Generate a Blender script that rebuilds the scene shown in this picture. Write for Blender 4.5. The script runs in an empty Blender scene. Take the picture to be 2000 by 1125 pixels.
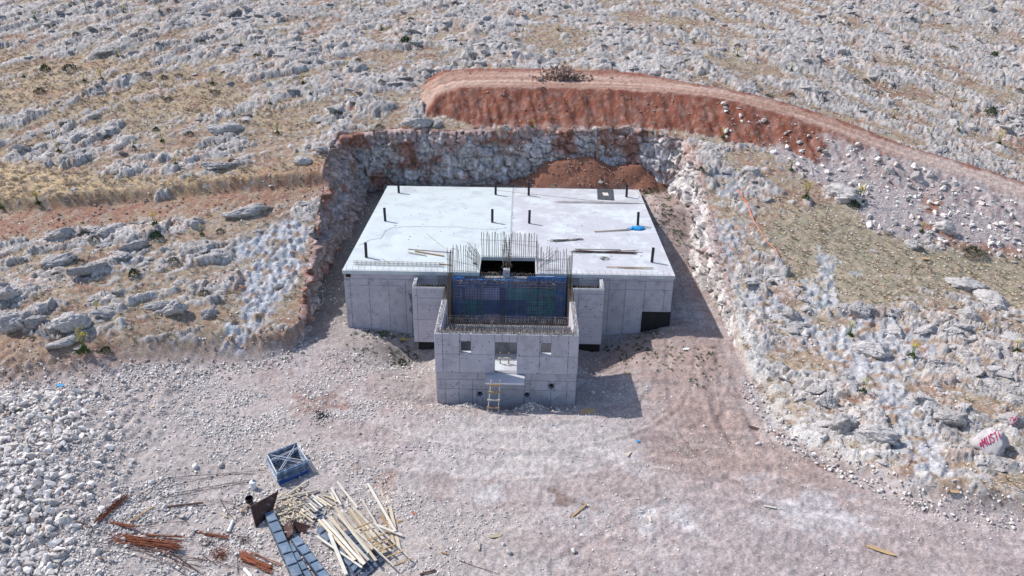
import bpy, math, random
import numpy as np
from mathutils import Vector, Matrix
random.seed(7); rng = np.random.default_rng(7)
S = bpy.context.scene
COL = S.collection
R = math.radians

# ------------------------------------------------------------------ camera, sky, sun, exposure
F_PX, PIT, ROL, YAW = 1572.7156, 0.4212, 0.0124, -0.0119
CP = np.array([0.8762, -51.1082, 21.785])
FW = np.array([math.sin(YAW)*math.cos(PIT), math.cos(YAW)*math.cos(PIT), -math.sin(PIT)])
_r = np.cross(FW, [0, 0, 1]); _r /= np.linalg.norm(_r); _u = np.cross(_r, FW)
RT = _r*math.cos(ROL)+_u*math.sin(ROL); UP = -_r*math.sin(ROL)+_u*math.cos(ROL)
cam = bpy.data.objects.new('camera', bpy.data.cameras.new('camera')); COL.objects.link(cam)
cam.data.sensor_width = 36; cam.data.lens = F_PX/2000*36; cam.data.clip_end = 3000; cam.data.clip_start = 0.5
m = Matrix.Identity(4)
for i in range(3):
    m[i][0], m[i][1], m[i][2], m[i][3] = RT[i], UP[i], -FW[i], CP[i]
cam.matrix_world = m; S.camera = cam

SUN_EL, SUN_DIR = R(46), Vector((-0.911, 0.412, 0)).normalized()
to_sun = Vector((SUN_DIR.x*math.cos(SUN_EL), SUN_DIR.y*math.cos(SUN_EL), math.sin(SUN_EL)))
W = bpy.data.worlds.new('World'); S.world = W; W.use_nodes = True
wn = W.node_tree; bg = wn.nodes['Background']
sky = wn.nodes.new('ShaderNodeTexSky'); sky.sky_type = 'NISHITA'; sky.sun_disc = False
sky.sun_elevation = SUN_EL; sky.sun_rotation = math.atan2(SUN_DIR.x, SUN_DIR.y); sky.air_density = 1.0; sky.dust_density = 1.2
wn.links.new(sky.outputs[0], bg.inputs[0]); bg.inputs[1].default_value = 0.15
sl = bpy.data.lights.new('sun', 'SUN'); sl.energy = 4.0; sl.angle = R(0.5); sl.color = (1, 0.955, 0.89)
so = bpy.data.objects.new('sun', sl); COL.objects.link(so); so.rotation_euler = to_sun.to_track_quat('Z', 'Y').to_euler()
so.location = (-60, 20, 80)
S.view_settings.view_transform = 'Standard'; S.view_settings.look = 'None'
S.view_settings.exposure = 0.27; S.view_settings.gamma = 1; S.view_settings.use_curve_mapping = False

# ------------------------------------------------------------------ pixel to place helpers
def ray(px, py):
    return FW + RT*(px-1000)/F_PX - UP*(py-562.5)/F_PX
def GZ(px, py, z):
    d = ray(px, py); return CP + d*((z-CP[2])/d[2])
def GY(px, py, Y):
    d = ray(px, py); return CP + d*((Y-CP[1])/d[1])
def proj(P):
    d = np.asarray(P, float)-CP; z = d@FW
    return 1000+F_PX*(d@RT)/z, 562.5-F_PX*(d@UP)/z, z

# ------------------------------------------------------------------ noise
_P = np.random.default_rng(3).permutation(4096)
def _h(ix, iy, s=0):
    return _P[(_P[(ix+s*131) & 4095]+iy) & 4095]
def perlin(x, y, s=0):
    x = np.asarray(x, float); y = np.asarray(y, float)
    ix = np.floor(x).astype(np.int64); iy = np.floor(y).astype(np.int64); fx = x-ix; fy = y-iy
    u = fx*fx*fx*(fx*(fx*6-15)+10); v = fy*fy*fy*(fy*(fy*6-15)+10)
    def g(a, b, dx, dy):
        t = _h(a, b, s)*(2*math.pi/4096); return np.cos(t)*dx+np.sin(t)*dy
    n0 = g(ix, iy, fx, fy); n1 = g(ix+1, iy, fx-1, fy); n2 = g(ix, iy+1, fx, fy-1); n3 = g(ix+1, iy+1, fx-1, fy-1)
    return ((n0*(1-u)+n1*u)*(1-v)+(n2*(1-u)+n3*u)*v)*1.5
def fbm(x, y, s=0, o=4, g=0.5):
    r = 0; a = 1
    for k in range(o):
        r = r+a*perlin(x*2**k+k*17.3, y*2**k-k*9.1, s+k); a *= g
    return r
def worley(x, y, s=0):
    x = np.asarray(x, float); y = np.asarray(y, float)
    ix = np.floor(x).astype(np.int64); iy = np.floor(y).astype(np.int64)
    f1 = np.full(x.shape, 9.); f2 = f1.copy(); ident = np.zeros(x.shape, np.int64); dx1 = np.zeros(x.shape); dy1 = np.zeros(x.shape)
    for a in (-1, 0, 1):
        for b in (-1, 0, 1):
            h = _h(ix+a, iy+b, s); h2 = _P[(h+77) & 4095]
            ddx = ix+a+.15+.7*h/4096-x; ddy = iy+b+.15+.7*h2/4096-y
            d = np.sqrt(ddx**2+ddy**2); c = d < f1
            f2 = np.where(c, f1, np.minimum(f2, d)); ident = np.where(c, _P[(h2+h*3) & 4095], ident)
            dx1 = np.where(c, ddx, dx1); dy1 = np.where(c, ddy, dy1); f1 = np.where(c, d, f1)
    return f1, f2, ident, dx1, dy1
def rnd(i, k): return _P[(i+k*97) & 4095]/4096.
def ss(a, b, x):
    t = np.clip((x-a)/(b-a), 0, 1); return t*t*(3-2*t)
def mix(a, b, t):
    return a*(1-t)+b*t
def inside(X, Y, poly):
    r = np.zeros(X.shape, bool); n = len(poly)
    for i in range(n):
        x1, y1 = poly[i][:2]; x2, y2 = poly[(i+1) % n][:2]
        if y1 == y2: continue
        c = ((y1 > Y) != (y2 > Y)) & (X < (x2-x1)*(Y-y1)/(y2-y1)+x1); r ^= c
    return r
def poly_dist(X, Y, pts, closed=False, vals=None):
    """distance to a polyline; also the value interpolated at the nearest point and the side"""
    best = np.full(X.shape, 1e9); val = np.zeros(X.shape); side = np.zeros(X.shape)
    n = len(pts)
    for i in range(n if closed else n-1):
        x1, y1 = pts[i][:2]; x2, y2 = pts[(i+1) % n][:2]; ex, ey = x2-x1, y2-y1; L = ex*ex+ey*ey+1e-9
        t = np.clip(((X-x1)*ex+(Y-y1)*ey)/L, 0, 1); dx = X-x1-t*ex; dy = Y-y1-t*ey; d = np.hypot(dx, dy); c = d < best
        best = np.where(c, d, best); side = np.where(c, np.sign(ex*(Y-y1)-ey*(X-x1)), side)
        if vals is not None: val = np.where(c, vals[i]+(vals[(i+1) % n]-vals[i])*t, val)
    return best, val, side

# ------------------------------------------------------------------ the lie of the land
def natural(X, Y):
    k = np.clip(-14-X, 0, 16)*ss(14, -4, Y)
    kr = ss(12, 24, X)*ss(6, -10, Y)
    Ye = Y+.42*k
    z = np.interp(Ye, [-60, -16, -8, -4, 0, 3.5, 12.8, 23, 33, 60, 130, 420], [-4.9, -4.7, -4.5, -3.8, -2.7, -1.7, 1.0, 4.4, 7.7, 15.2, 30, 60])
    z = z+kr*(1.0+.03*(X-15))+.25*perlin(X/11, Y/8, 40)+.5*perlin(X/31, Y/25, 41)*ss(16, 30, np.abs(X)+Y*.5)
    return z
def march(px, py, f):
    d = ray(px, py); t = np.linspace(20, 330, 1600); P = CP+d*t[:, None]
    b = P[:, 2] < f(P[:, 0], P[:, 1])
    i = int(np.argmax(b)) if b.any() else len(t)-1
    lo, hi = t[max(i-1, 0)], t[i]
    for _ in range(12):
        mid = (lo+hi)/2; q = CP+d*mid
        if q[2] < f(np.array([q[0]]), np.array([q[1]]))[0]: hi = mid
        else: lo = mid
    return CP+d*hi
# boundary between natural hillside and dug/levelled floor (pixels, blend width)
EDGE = [(-700, 800, 3), (0, 772, 3), (100, 757, 3), (200, 735, 3), (400, 708, 3), (520, 690, 2.2), (572, 664, 1.0), (592, 625, .0), (604, 560, .0), (618, 480, 0),
        (634, 400, 0), (644, 335, 0), (655, 300, 0), (668, 270, 0), (715, 262, 0), (770, 257, 0), (835, 254, 0), (870, 262, 0), (930, 257, 0), (1000, 260, 0), (1060, 259, 0),
        (1150, 259, 0), (1230, 252, 0), (1285, 262, 0), (1335, 277, 0), (1352, 310, 0), (1362, 350, 0), (1380, 420, 0), (1397, 490, 0), (1412, 560, 0),
        (1428, 620, .0), (1445, 680, .1), (1462, 740, .4), (1490, 810, .8), (1540, 858, 1.), (1640, 905, 1.2), (1780, 950, 1.2), (1900, 967, 1.2), (2000, 985, 1.2), (2700, 1120, 1.5)]
EW = [(*march(a, b, natural)[:2], w) for a, b, w in EDGE]
FLOORPOLY = [(p[0], p[1]) for p in EW]+[(EW[-1][0]+60, -120), (EW[0][0]-60, -120)]
def floor_z(X, Y):
    z = -4.55+0*X
    right = ss(9, 13, X); left = ss(-9, -12, X)
    z = mix(z, np.interp(Y, [-10, -4, 0, 5, 10, 12.2, 15.8, 19], [-4.5, -4.0, -3.85, -3.65, -3.35, -2.3, -.35, -.12]), right)
    z = mix(z, np.interp(Y, [-1, 3, 12, 19], [-4.55, -4.3, -3.2, -1.6]), left)
    back = ss(18.6, 20.4, Y)
    z = mix(z, mix(-.35+0*X, -1.3+0*X, ss(-2, -11, X)), back)
    # red heaps behind the building
    for cx, cy, r1, r2, h in HEAPS:
        d = np.hypot((X-cx)/r1, (Y-cy)/r2); z = z+h*np.clip(1-d, 0, 1)**.9
    # hollows beside and in front of the entrance block, low mounds round them
    for cx, cy, r1, r2, h in ((-6.1, -2.6, 2.4, 2.4, -1.3), (6.1, -3.0, 2.0, 2.4, -1.4), (0, -8.9, 5.0, 1.1, -.85), (9.2, -2.4, 1.8, 1.6, .35), (11.2, -.7, 1.6, 1.2, .28), (0, -10.6, 5, .8, .10), (-8.6, -2.6, 2.6, 1.7, .2),
                             (1.6, -9.6, .8, .6, .55), (-2.1, -9.6, .8, .6, .3), (-25.5, -19, 7.0, 12, 1.5), (-9, -13, 7, 4, .15), (9, -6, 2.4, 2.4, .35)):
        z = z+h*np.exp(-((X-cx)/r1)**2-((Y-cy)/r2)**2)
    z = z+.10*fbm(X/5, Y/4, 20, 3)*ss(2, -3, Y)+.05*fbm(X/1.2, Y/1.0, 23, 3)
    # tracks on the right hand strip
    tr = np.exp(-((X-12.9-.02*(Y+5))/.28)**2)+np.exp(-((X-14.6-.02*(Y+5))/.28)**2)
    return z-.07*tr*ss(-16, -10, Y)
HEAPS = [(6.9, 22.6, 5.6, 2.6, 2.8), (3.0, 22.6, 3.6, 2.0, 1.1), (12.0, 22.4, 2.8, 2.2, 1.7)]
# the red fill that carries the upper road: front edge of its top
ROADF = [(818, 232, .1), (850, 190, 1.0), (900, 170, 1.3), (1000, 170, 1.45), (1160, 174, 1.5), (1300, 180, 1.5), (1400, 190, 1.5), (1500, 214, 1.45), (1620, 254, 1.4), (1730, 300, 1.2), (1860, 338, 1.1), (2000, 388, 1.), (2400, 510, 1.)]
RW = []
for a, b, h in ROADF:
    q = march(a, b, lambda x, y, h=h: natural(x, y)+h); RW.append((q[0], q[1], q[2]))
for _ in range(2):
    RW = [RW[0]]+[tuple(a[i]*(1-t)+b[i]*t for i in range(3)) for a, b in zip(RW[:-1], RW[1:]) for t in (.25, .75)]+[RW[-1]]
def hill(X, Y):
    n = natural(X, Y)
    # old scarp on the left: golden crest over red rubble
    d, _, sd = poly_dist(X, Y, SCARP); d = d*sd
    fade = ss(-13.5, -17, X)
    n = n+.8*fade*ss(-.9, .2, d)*(1-ss(1, 9, d))
    d, zr, sd = poly_dist(X, Y, RW, False, [q[2] for q in RW]); d = d*sd   # positive = uphill
    top = zr+.13*d+.0*X
    face = zr+.66*d+.16*fbm(X/2.2, Y/2.2, 31, 3)+.22*fbm(X/.9+.3*d, d/3.5, 32, 2)*ss(0, -1.2, d)
    b = np.where(d > 0, top, face)
    w = ss(RW[0][0]-.8, RW[0][0]+1.2, X)
    wr_ = 6.2-3.0*ss(10, 20, X); b = np.where(d > wr_, zr+.13*wr_-.5*(d-wr_), b)
    b = b-.42*np.maximum(0, RW[0][0]+1.4-X)+.25*fbm(X/1.6, Y/1.6, 34, 2)*ss(RW[0][0]+5, RW[0][0], X)-.6*w*0
    b = np.where(d < -8, -99, b)
    return n, b, d
SCARP = [(-60, 7.5)]+[tuple(march(a, b, natural)[:2]) for a, b in ((0, 408), (90, 402), (250, 388), (400, 372), (520, 362), (635, 352))]
def macro(X, Y, full=False):
    X = np.asarray(X, float); Y = np.asarray(Y, float)
    n, b, d = hill(X, Y)
    h = np.maximum(n, b)
    ed, wv, _ = poly_dist(X, Y, EW, False, [p[2] for p in EW]); ins = inside(X, Y, FLOORPOLY)
    fl = floor_z(X, Y)
    t = np.where(ins, 0., np.where(wv < .02, (ed > .28)*1., ss(0, 1, ed/np.maximum(wv, .05))))
    z = mix(fl, h, t)
    if full: return z, n, b, d, ed, ins, t
    return z
def G(px, py, A=None):
    A = ZM if A is None else A
    d = ray(px, py); t = TT; P = CP+d*t[:, None]
    b = P[:, 2] < samp(A, P[:, 0], P[:, 1]); i = int(np.argmax(b)) if b.any() else len(t)-1
    t = np.linspace(t[max(i-1, 0)], t[i], 24); P = CP+d*t[:, None]
    b = P[:, 2] < samp(A, P[:, 0], P[:, 1]); i = int(np.argmax(b)) if b.any() else len(t)-1
    return P[i]
TT = np.linspace(20, 330, 700)

# ------------------------------------------------------------------ mesh and material helpers
def new_mesh(name, v, f, smooth=False, cols=None):
    me = bpy.data.meshes.new(name); v = np.asarray(v, np.float32)
    if isinstance(f, np.ndarray):
        k = f.shape[1]; me.vertices.add(len(v)); me.vertices.foreach_set('co', v.ravel())
        me.loops.add(f.size); me.loops.foreach_set('vertex_index', f.ravel().astype(np.int32))
        me.polygons.add(len(f)); me.polygons.foreach_set('loop_start', np.arange(0, f.size, k, dtype=np.int32))
        me.update(calc_edges=True)
    else:
        me.from_pydata([tuple(map(float, a)) for a in v], [], f)
    if smooth: me.polygons.foreach_set('use_smooth', np.ones(len(me.polygons), bool))
    if cols is not None:
        c = me.color_attributes.new('tint', 'FLOAT_COLOR', 'POINT')
        a = np.ones((len(v), 4), np.float32); a[:, :cols.shape[1]] = cols; c.data.foreach_set('color', a.ravel())
    me.update(); return me
def link(name, me, mt=None, parent=None, loc=(0, 0, 0)):
    o = bpy.data.objects.new(name, me); COL.objects.link(o); o.location = loc
    if mt is not None and me is not None and not me.materials: me.materials.append(mt)
    if parent is not None: o.parent = parent
    return o
def tag(o, label=None, cat=None, group=None, kind=None):
    if label: o['label'] = label
    if cat: o['category'] = cat
    if group: o['group'] = group
    if kind: o['kind'] = kind
    return o
def empty(name, loc, label, cat, group=None):
    o = bpy.data.objects.new(name, None); COL.objects.link(o); o.location = tuple(map(float, loc)); o.empty_display_size = .3
    return tag(o, label, cat, group)
def copy_tree(o, parent=None):
    c = o.copy(); COL.objects.link(c)
    if parent is not None: c.parent = parent
    for ch in list(o.children): copy_tree(ch, c)
    return c
class MB:
    def __init__(s): s.v = []; s.f = []
    def add(s, v, f):
        b = len(s.v); s.v += [tuple(map(float, q)) for q in v]; s.f += [tuple(b+i for i in q) for q in f]; return s
    def box(s, x0, x1, y0, y1, z0, z1):
        return s.add([(x, y, z) for z in (z0, z1) for y in (y0, y1) for x in (x0, x1)],
                     [(0, 2, 3, 1), (4, 5, 7, 6), (0, 1, 5, 4), (2, 6, 7, 3), (0, 4, 6, 2), (1, 3, 7, 5)])
    def bar(s, a, b, w, t, up=(0, 0, 1), o=(0, 0, 0)):
        a = Vector(a)-Vector(o); b = Vector(b)-Vector(o); d = (b-a).normalized(); u = Vector(up)
        if abs(d.dot(u)) > .97: u = Vector((0, 1, 0))
        sx = d.cross(u).normalized(); uz = sx.cross(d).normalized(); v = []
        for q in (a, b):
            for i, j in ((-1, -1), (1, -1), (1, 1), (-1, 1)): v.append(q+sx*(i*w/2)+uz*(j*t/2))
        return s.add(v, [(0, 1, 2, 3), (7, 6, 5, 4), (0, 4, 5, 1), (1, 5, 6, 2), (2, 6, 7, 3), (3, 7, 4, 0)])
    def tube(s, pts, r, n=5, cap=True, o=(0, 0, 0)):
        pts = [Vector(p)-Vector(o) for p in pts]; v = []; k = len(pts)
        for i, p in enumerate(pts):
            d = (pts[min(i+1, k-1)]-pts[max(i-1, 0)]).normalized()
            u = Vector((0, 0, 1)) if abs(d.z) < .9 else Vector((1, 0, 0))
            a = d.cross(u).normalized(); b = d.cross(a); rr = r[i] if isinstance(r, (list, tuple)) else r
            for j in range(n):
                t = 2*math.pi*j/n; v.append(p+a*(math.cos(t)*rr)+b*(math.sin(t)*rr))
        f = [(i*n+j, i*n+(j+1) % n, (i+1)*n+(j+1) % n, (i+1)*n+j) for i in range(k-1) for j in range(n)]
        if cap: f += [tuple(range(n-1, -1, -1)), tuple((k-1)*n+j for j in range(n))]
        return s.add(v, f)
    def build(s, name, mt, parent=None, smooth=False, loc=(0, 0, 0)):
        me = new_mesh(name, s.v, s.f, smooth); return link(name, me, mt, parent, loc)
def nd(nt, t, **kw):
    n = nt.nodes.new(t)
    for k, v in kw.items():
        if k in n.inputs: n.inputs[k].default_value = v
        else: setattr(n, k, v)
    return n
def mat(name, base, var=.12, scale=3., rough=.85, bump=.25, bscale=14., metal=0., stain=None, stain_scale=1.2, stain_cut=(.5, .62), rand=0., attr=False, spots=None, coord='Object', dist=.02, vor=0.):
    M = bpy.data.materials.new(name); M.use_nodes = True; nt = M.node_tree; L = nt.links.new
    b = nt.nodes['Principled BSDF']; b.inputs['Roughness'].default_value = rough; b.inputs['Metallic'].default_value = metal
    b.inputs['Specular IOR Level'].default_value = .3 if metal == 0 else .5
    tc = nd(nt, 'ShaderNodeTexCoord'); co = tc.outputs[coord]
    if attr:
        a = nd(nt, 'ShaderNodeAttribute', attribute_name='tint'); c = a.outputs['Color']
    else:
        rg = nd(nt, 'ShaderNodeRGB'); rg.outputs[0].default_value = (*base, 1); c = rg.outputs[0]
    def mul(c, fac, lo, hi):
        mr = nd(nt, 'ShaderNodeMapRange'); L(fac, mr.inputs[0]); mr.inputs[1].default_value = .3; mr.inputs[2].default_value = .7; mr.inputs[3].default_value = lo; mr.inputs[4].default_value = hi
        v = nd(nt, 'ShaderNodeVectorMath', operation='SCALE'); L(c, v.inputs[0]); L(mr.outputs[0], v.inputs['Scale']); return v.outputs[0]
    def noise(sc, det=5, rg=.6):
        n = nd(nt, 'ShaderNodeTexNoise'); n.inputs['Scale'].default_value = sc; n.inputs['Detail'].default_value = det; n.inputs['Roughness'].default_value = rg; L(co, n.inputs['Vector']); return n
    n1 = noise(scale); c = mul(c, n1.outputs['Fac'], 1-var, 1+var)
    n2 = noise(bscale, 4, .7); c = mul(c, n2.outputs['Fac'], 1-var*.8, 1+var*.8)
    if vor:
        vo = nd(nt, 'ShaderNodeTexVoronoi'); vo.inputs['Scale'].default_value = vor; L(co, vo.inputs['Vector'])
        sp = nd(nt, 'ShaderNodeSeparateColor'); L(vo.outputs['Color'], sp.inputs[0]); c = mul(c, sp.outputs[0], .84, 1.18)
    def blend(c, fac, lo, hi, col):
        mr = nd(nt, 'ShaderNodeMapRange'); L(fac, mr.inputs[0]); mr.inputs[1].default_value = lo; mr.inputs[2].default_value = hi
        mx = nd(nt, 'ShaderNodeMix', data_type='RGBA'); L(mr.outputs[0], mx.inputs[0]); L(c, mx.inputs[6]); mx.inputs[7].default_value = (*col, 1); return mx.outputs[2]
    if stain: c = blend(c, noise(stain_scale, 6, .65).outputs['Fac'], stain_cut[0], stain_cut[1], stain)
    if spots: c = blend(c, noise(spots[1], 3, .6).outputs['Fac'], spots[2], spots[2]+.06, spots[0])
    if rand:
        oi = nd(nt, 'ShaderNodeObjectInfo'); mr = nd(nt, 'ShaderNodeMapRange'); L(oi.outputs['Random'], mr.inputs[0]); mr.inputs[3].default_value = 1-rand; mr.inputs[4].default_value = 1+rand
        v = nd(nt, 'ShaderNodeVectorMath', operation='SCALE'); L(c, v.inputs[0]); L(mr.outputs[0], v.inputs['Scale']); c = v.outputs[0]
    L(c, b.inputs['Base Color'])
    if bump:
        bp = nd(nt, 'ShaderNodeBump'); bp.inputs['Strength'].default_value = bump; bp.inputs['Distance'].default_value = dist
        L(n2.outputs['Fac'], bp.inputs['Height']); L(bp.outputs[0], b.inputs['Normal'])
    return M

M = dict(
    ground=mat('ground_surface', (.4, .4, .4), .12, 2.2, .95, .6, 9., attr=True, dist=.05, vor=13.),
    face=mat('quarry_rock', (.4, .4, .4), .25, 1.6, .9, 1., 6., attr=True, dist=.08, vor=3.),
    rock=mat('weathered_limestone', (.44, .415, .412), .22, 2.2, .92, .9, 7., rand=.14, stain=(.25, .23, .235), stain_scale=2.6, stain_cut=(.55, .68), spots=((.11, .105, .10), 5., .66), dist=.06, coord='Object'),
    stone=mat('pale_broken_stone', (.61, .57, .545), .16, 2., .9, .6, 6., rand=.34),
    paleboulder=mat('smooth_pale_limestone', (.47, .44, .445), .15, 1.5, .9, .5, 8., stain=(.36, .335, .34), stain_scale=2.),
    stonered=mat('red_stained_stone', (.33, .21, .16), .2, 2., .9, .6, 6., rand=.3, stain=(.4, .36, .34), stain_cut=(.5, .6)),
    conc=mat('cast_concrete', (.50, .475, .525), .09, 1.1, .85, .25, 9., stain=(.40, .38, .42), stain_scale=1.3, stain_cut=(.52, .68), rand=.045),
    conclow=mat('damp_cast_concrete', (.46, .44, .485), .10, 1.1, .85, .25, 9., stain=(.34, .325, .37), stain_scale=1.6, stain_cut=(.5, .66), rand=.06),
    concdark=mat('concrete_core', (.30, .30, .32), .12, 2, .9, .3, 9.),
    concin=mat('inner_concrete', (.30, .30, .30), .12, 2, .9, .3, 9., stain=(.2, .2, .2)),
    slabl=mat('cool_roof_screed', (.52, .575, .59), .06, .5, .75, .15, 5., stain=(.45, .48, .52), stain_scale=.45, stain_cut=(.5, .62)),
    slabr=mat('rough_roof_screed', (.475, .475, .515), .08, .7, .8, .3, 6., stain=(.56, .60, .62), stain_scale=.35, stain_cut=(.5, .6), spots=((.42, .42, .46), 2.2, .62)),
    rough=mat('crumbled_concrete', (.55, .54, .55), .2, 5, .95, 1., 20., spots=((.2, .18, .17), 9., .58)),
    black=mat('bitumen_coat', (.018, .017, .02), .3, 2, .6, .3, 9.),  # bitumen, and the painted dark of slots, notch and tie holes
    pipe=mat('dark_plastic_pipe', (.018, .022, .03), .1, 2, .45, .05, 9.),
    bar=mat('reinforcing_steel', (.12, .095, .085), .3, 5, .7, .2, 30., stain=(.28, .26, .22), stain_scale=3., rand=.3),
    barlight=mat('cement_splashed_steel', (.42, .38, .33), .3, 8, .8, .2, 30., stain=(.2, .12, .08), stain_scale=5.),
    rust=mat('rusty_rod', (.25, .085, .045), .25, 4, .85, .3, 30., rand=.25),
    rustdark=mat('rusty_plate', (.085, .045, .04), .3, 3, .75, .3, 12., stain=(.2, .17, .17), stain_scale=3., stain_cut=(.58, .66)),
    blue=mat('blue_form_face', (.06, .20, .52), .2, 1.6, .55, .1, 12., rand=.35, stain=(.15, .27, .46), stain_scale=1.8),
    teal=mat('teal_form_face', (.06, .32, .44), .2, 1.6, .55, .1, 12., rand=.25, stain=(.08, .17, .25), stain_scale=1.8),
    lilac=mat('faded_form_face', (.32, .38, .66), .2, 1.6, .6, .1, 12., rand=.25),
    wood=mat('fresh_sawn_timber', (.60, .51, .39), .14, 2., .8, .2, 25., rand=.2, stain=(.50, .40, .27), stain_scale=4.),
    woodgrey=mat('weathered_timber', (.42, .385, .34), .16, 3., .85, .25, 25., rand=.22),
    woodbrown=mat('brown_timber', (.36, .24, .13), .2, 3., .85, .25, 25., rand=.2),
    woodpale=mat('dusty_pale_timber', (.62, .58, .51), .12, 3., .85, .2, 25., rand=.12),
    ply=mat('dusty_plywood', (.38, .32, .23), .1, 2., .8, .1, 12.),
    steelblue=mat('blue_grey_panel_steel', (.12, .175, .25), .16, 2., .5, .1, 12., rand=.12, stain=(.2, .24, .3), stain_scale=2.6),
    steeldark=mat('dark_form_steel', (.045, .06, .10), .25, 3., .5, .1, 12., stain=(.12, .16, .22), stain_scale=2.5),
    scaf=mat('blue_painted_tube', (.10, .16, .27), .2, 5., .5, .05, 12., rand=.35, stain=(.35, .38, .42), stain_scale=4., stain_cut=(.5, .6)),
    scafblue=mat('bright_blue_tube', (.02, .09, .33), .15, 5., .5, .05, 12.),
    scafpale=mat('worn_galvanised_tube', (.5, .53, .57), .12, 5., .45, .05, 12., rand=.15),
    white=mat('white_plastic', (.78, .79, .82), .04, 2., .4, .0, 12.),
    blackpl=mat('black_plastic', (.012, .012, .013), .1, 2., .5, .0, 12.),
    tarp=mat('bright_blue_plastic', (.03, .33, .72), .15, 8., .4, .5, 20.),
    card=mat('tan_cardboard', (.42, .29, .16), .1, 3., .85, .1, 12.),
    yellow=mat('yellow_plastic', (.6, .42, .07), .1, 3., .6, .1, 12.),
    ash=mat('charred_ash', (.03, .03, .033), .5, 6., .95, 1., 30.),
    orange=mat('orange_cable', (.5, .17, .09), .15, 3., .6, .1, 12.),
    mesh=mat('grey_mesh_mat', (.07, .08, .10), .2, 30., .7, .5, 40.),
    paint=mat('magenta_spray_paint', (.45, .02, .12), .15, 9., .6, .1, 30.),
    grass=mat('dry_grass', (.53, .44, .33), .15, 2., .9, 0, 9., rand=.3),
    grassgrey=mat('grey_green_grass', (.42, .355, .28), .15, 2., .9, 0, 9., rand=.3),
    green=mat('fresh_green_leaf', (.07, .12, .035), .2, 2., .8, 0, 9., rand=.3),
    dark=mat('dull_cushion_leaf', (.07, .075, .055), .25, 2., .9, 0, 9., rand=.3),
    darkgreen=mat('dark_green_leaf', (.04, .075, .03), .25, 2., .85, 0, 9., rand=.3),
    flower=mat('yellow_blossom', (.62, .50, .06), .15, 2., .8, 0, 9., rand=.15),
)

# ------------------------------------------------------------------ ground sheet: one grid, finer nearby
ys = [-40.]; 
while ys[-1] < 62: ys.append(ys[-1]+.088*((ys[-1]+56)/35)**1.05)
while ys[-1] < 900: ys.append(ys[-1]+(ys[-1]-55)*.22)
ys = np.array(ys)
NC = 1050
u = np.linspace(-1, 1, NC); e = 1+np.cumsum(.012*1.45**np.arange(17)); u = np.concatenate([-e[::-1], u, e])
hw = (np.minimum(ys, 130)+54)*.74+5
YY = np.repeat(ys[:, None], len(u), 1); XX = u[None, :]*hw[:, None]
near = YY < 66
nr, nc = XX.shape
def samp(A, x, y):
    """sample a grid field at points"""
    x = np.atleast_1d(x); y = np.atleast_1d(y)
    r = np.interp(y, ys, np.arange(len(ys))); h = np.interp(y, ys, hw); c = np.interp(x/h, u, np.arange(len(u)))
    r0 = np.clip(r.astype(int), 0, nr-2); c0 = np.clip(c.astype(int), 0, nc-2); fr = r-r0; fc = c-c0
    return (A[r0, c0]*(1-fc)+A[r0, c0+1]*fc)*(1-fr)+(A[r0+1, c0]*(1-fc)+A[r0+1, c0+1]*fc)*fr
MAC = macro(XX, YY, True); ZM = MAC[0]
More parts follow.
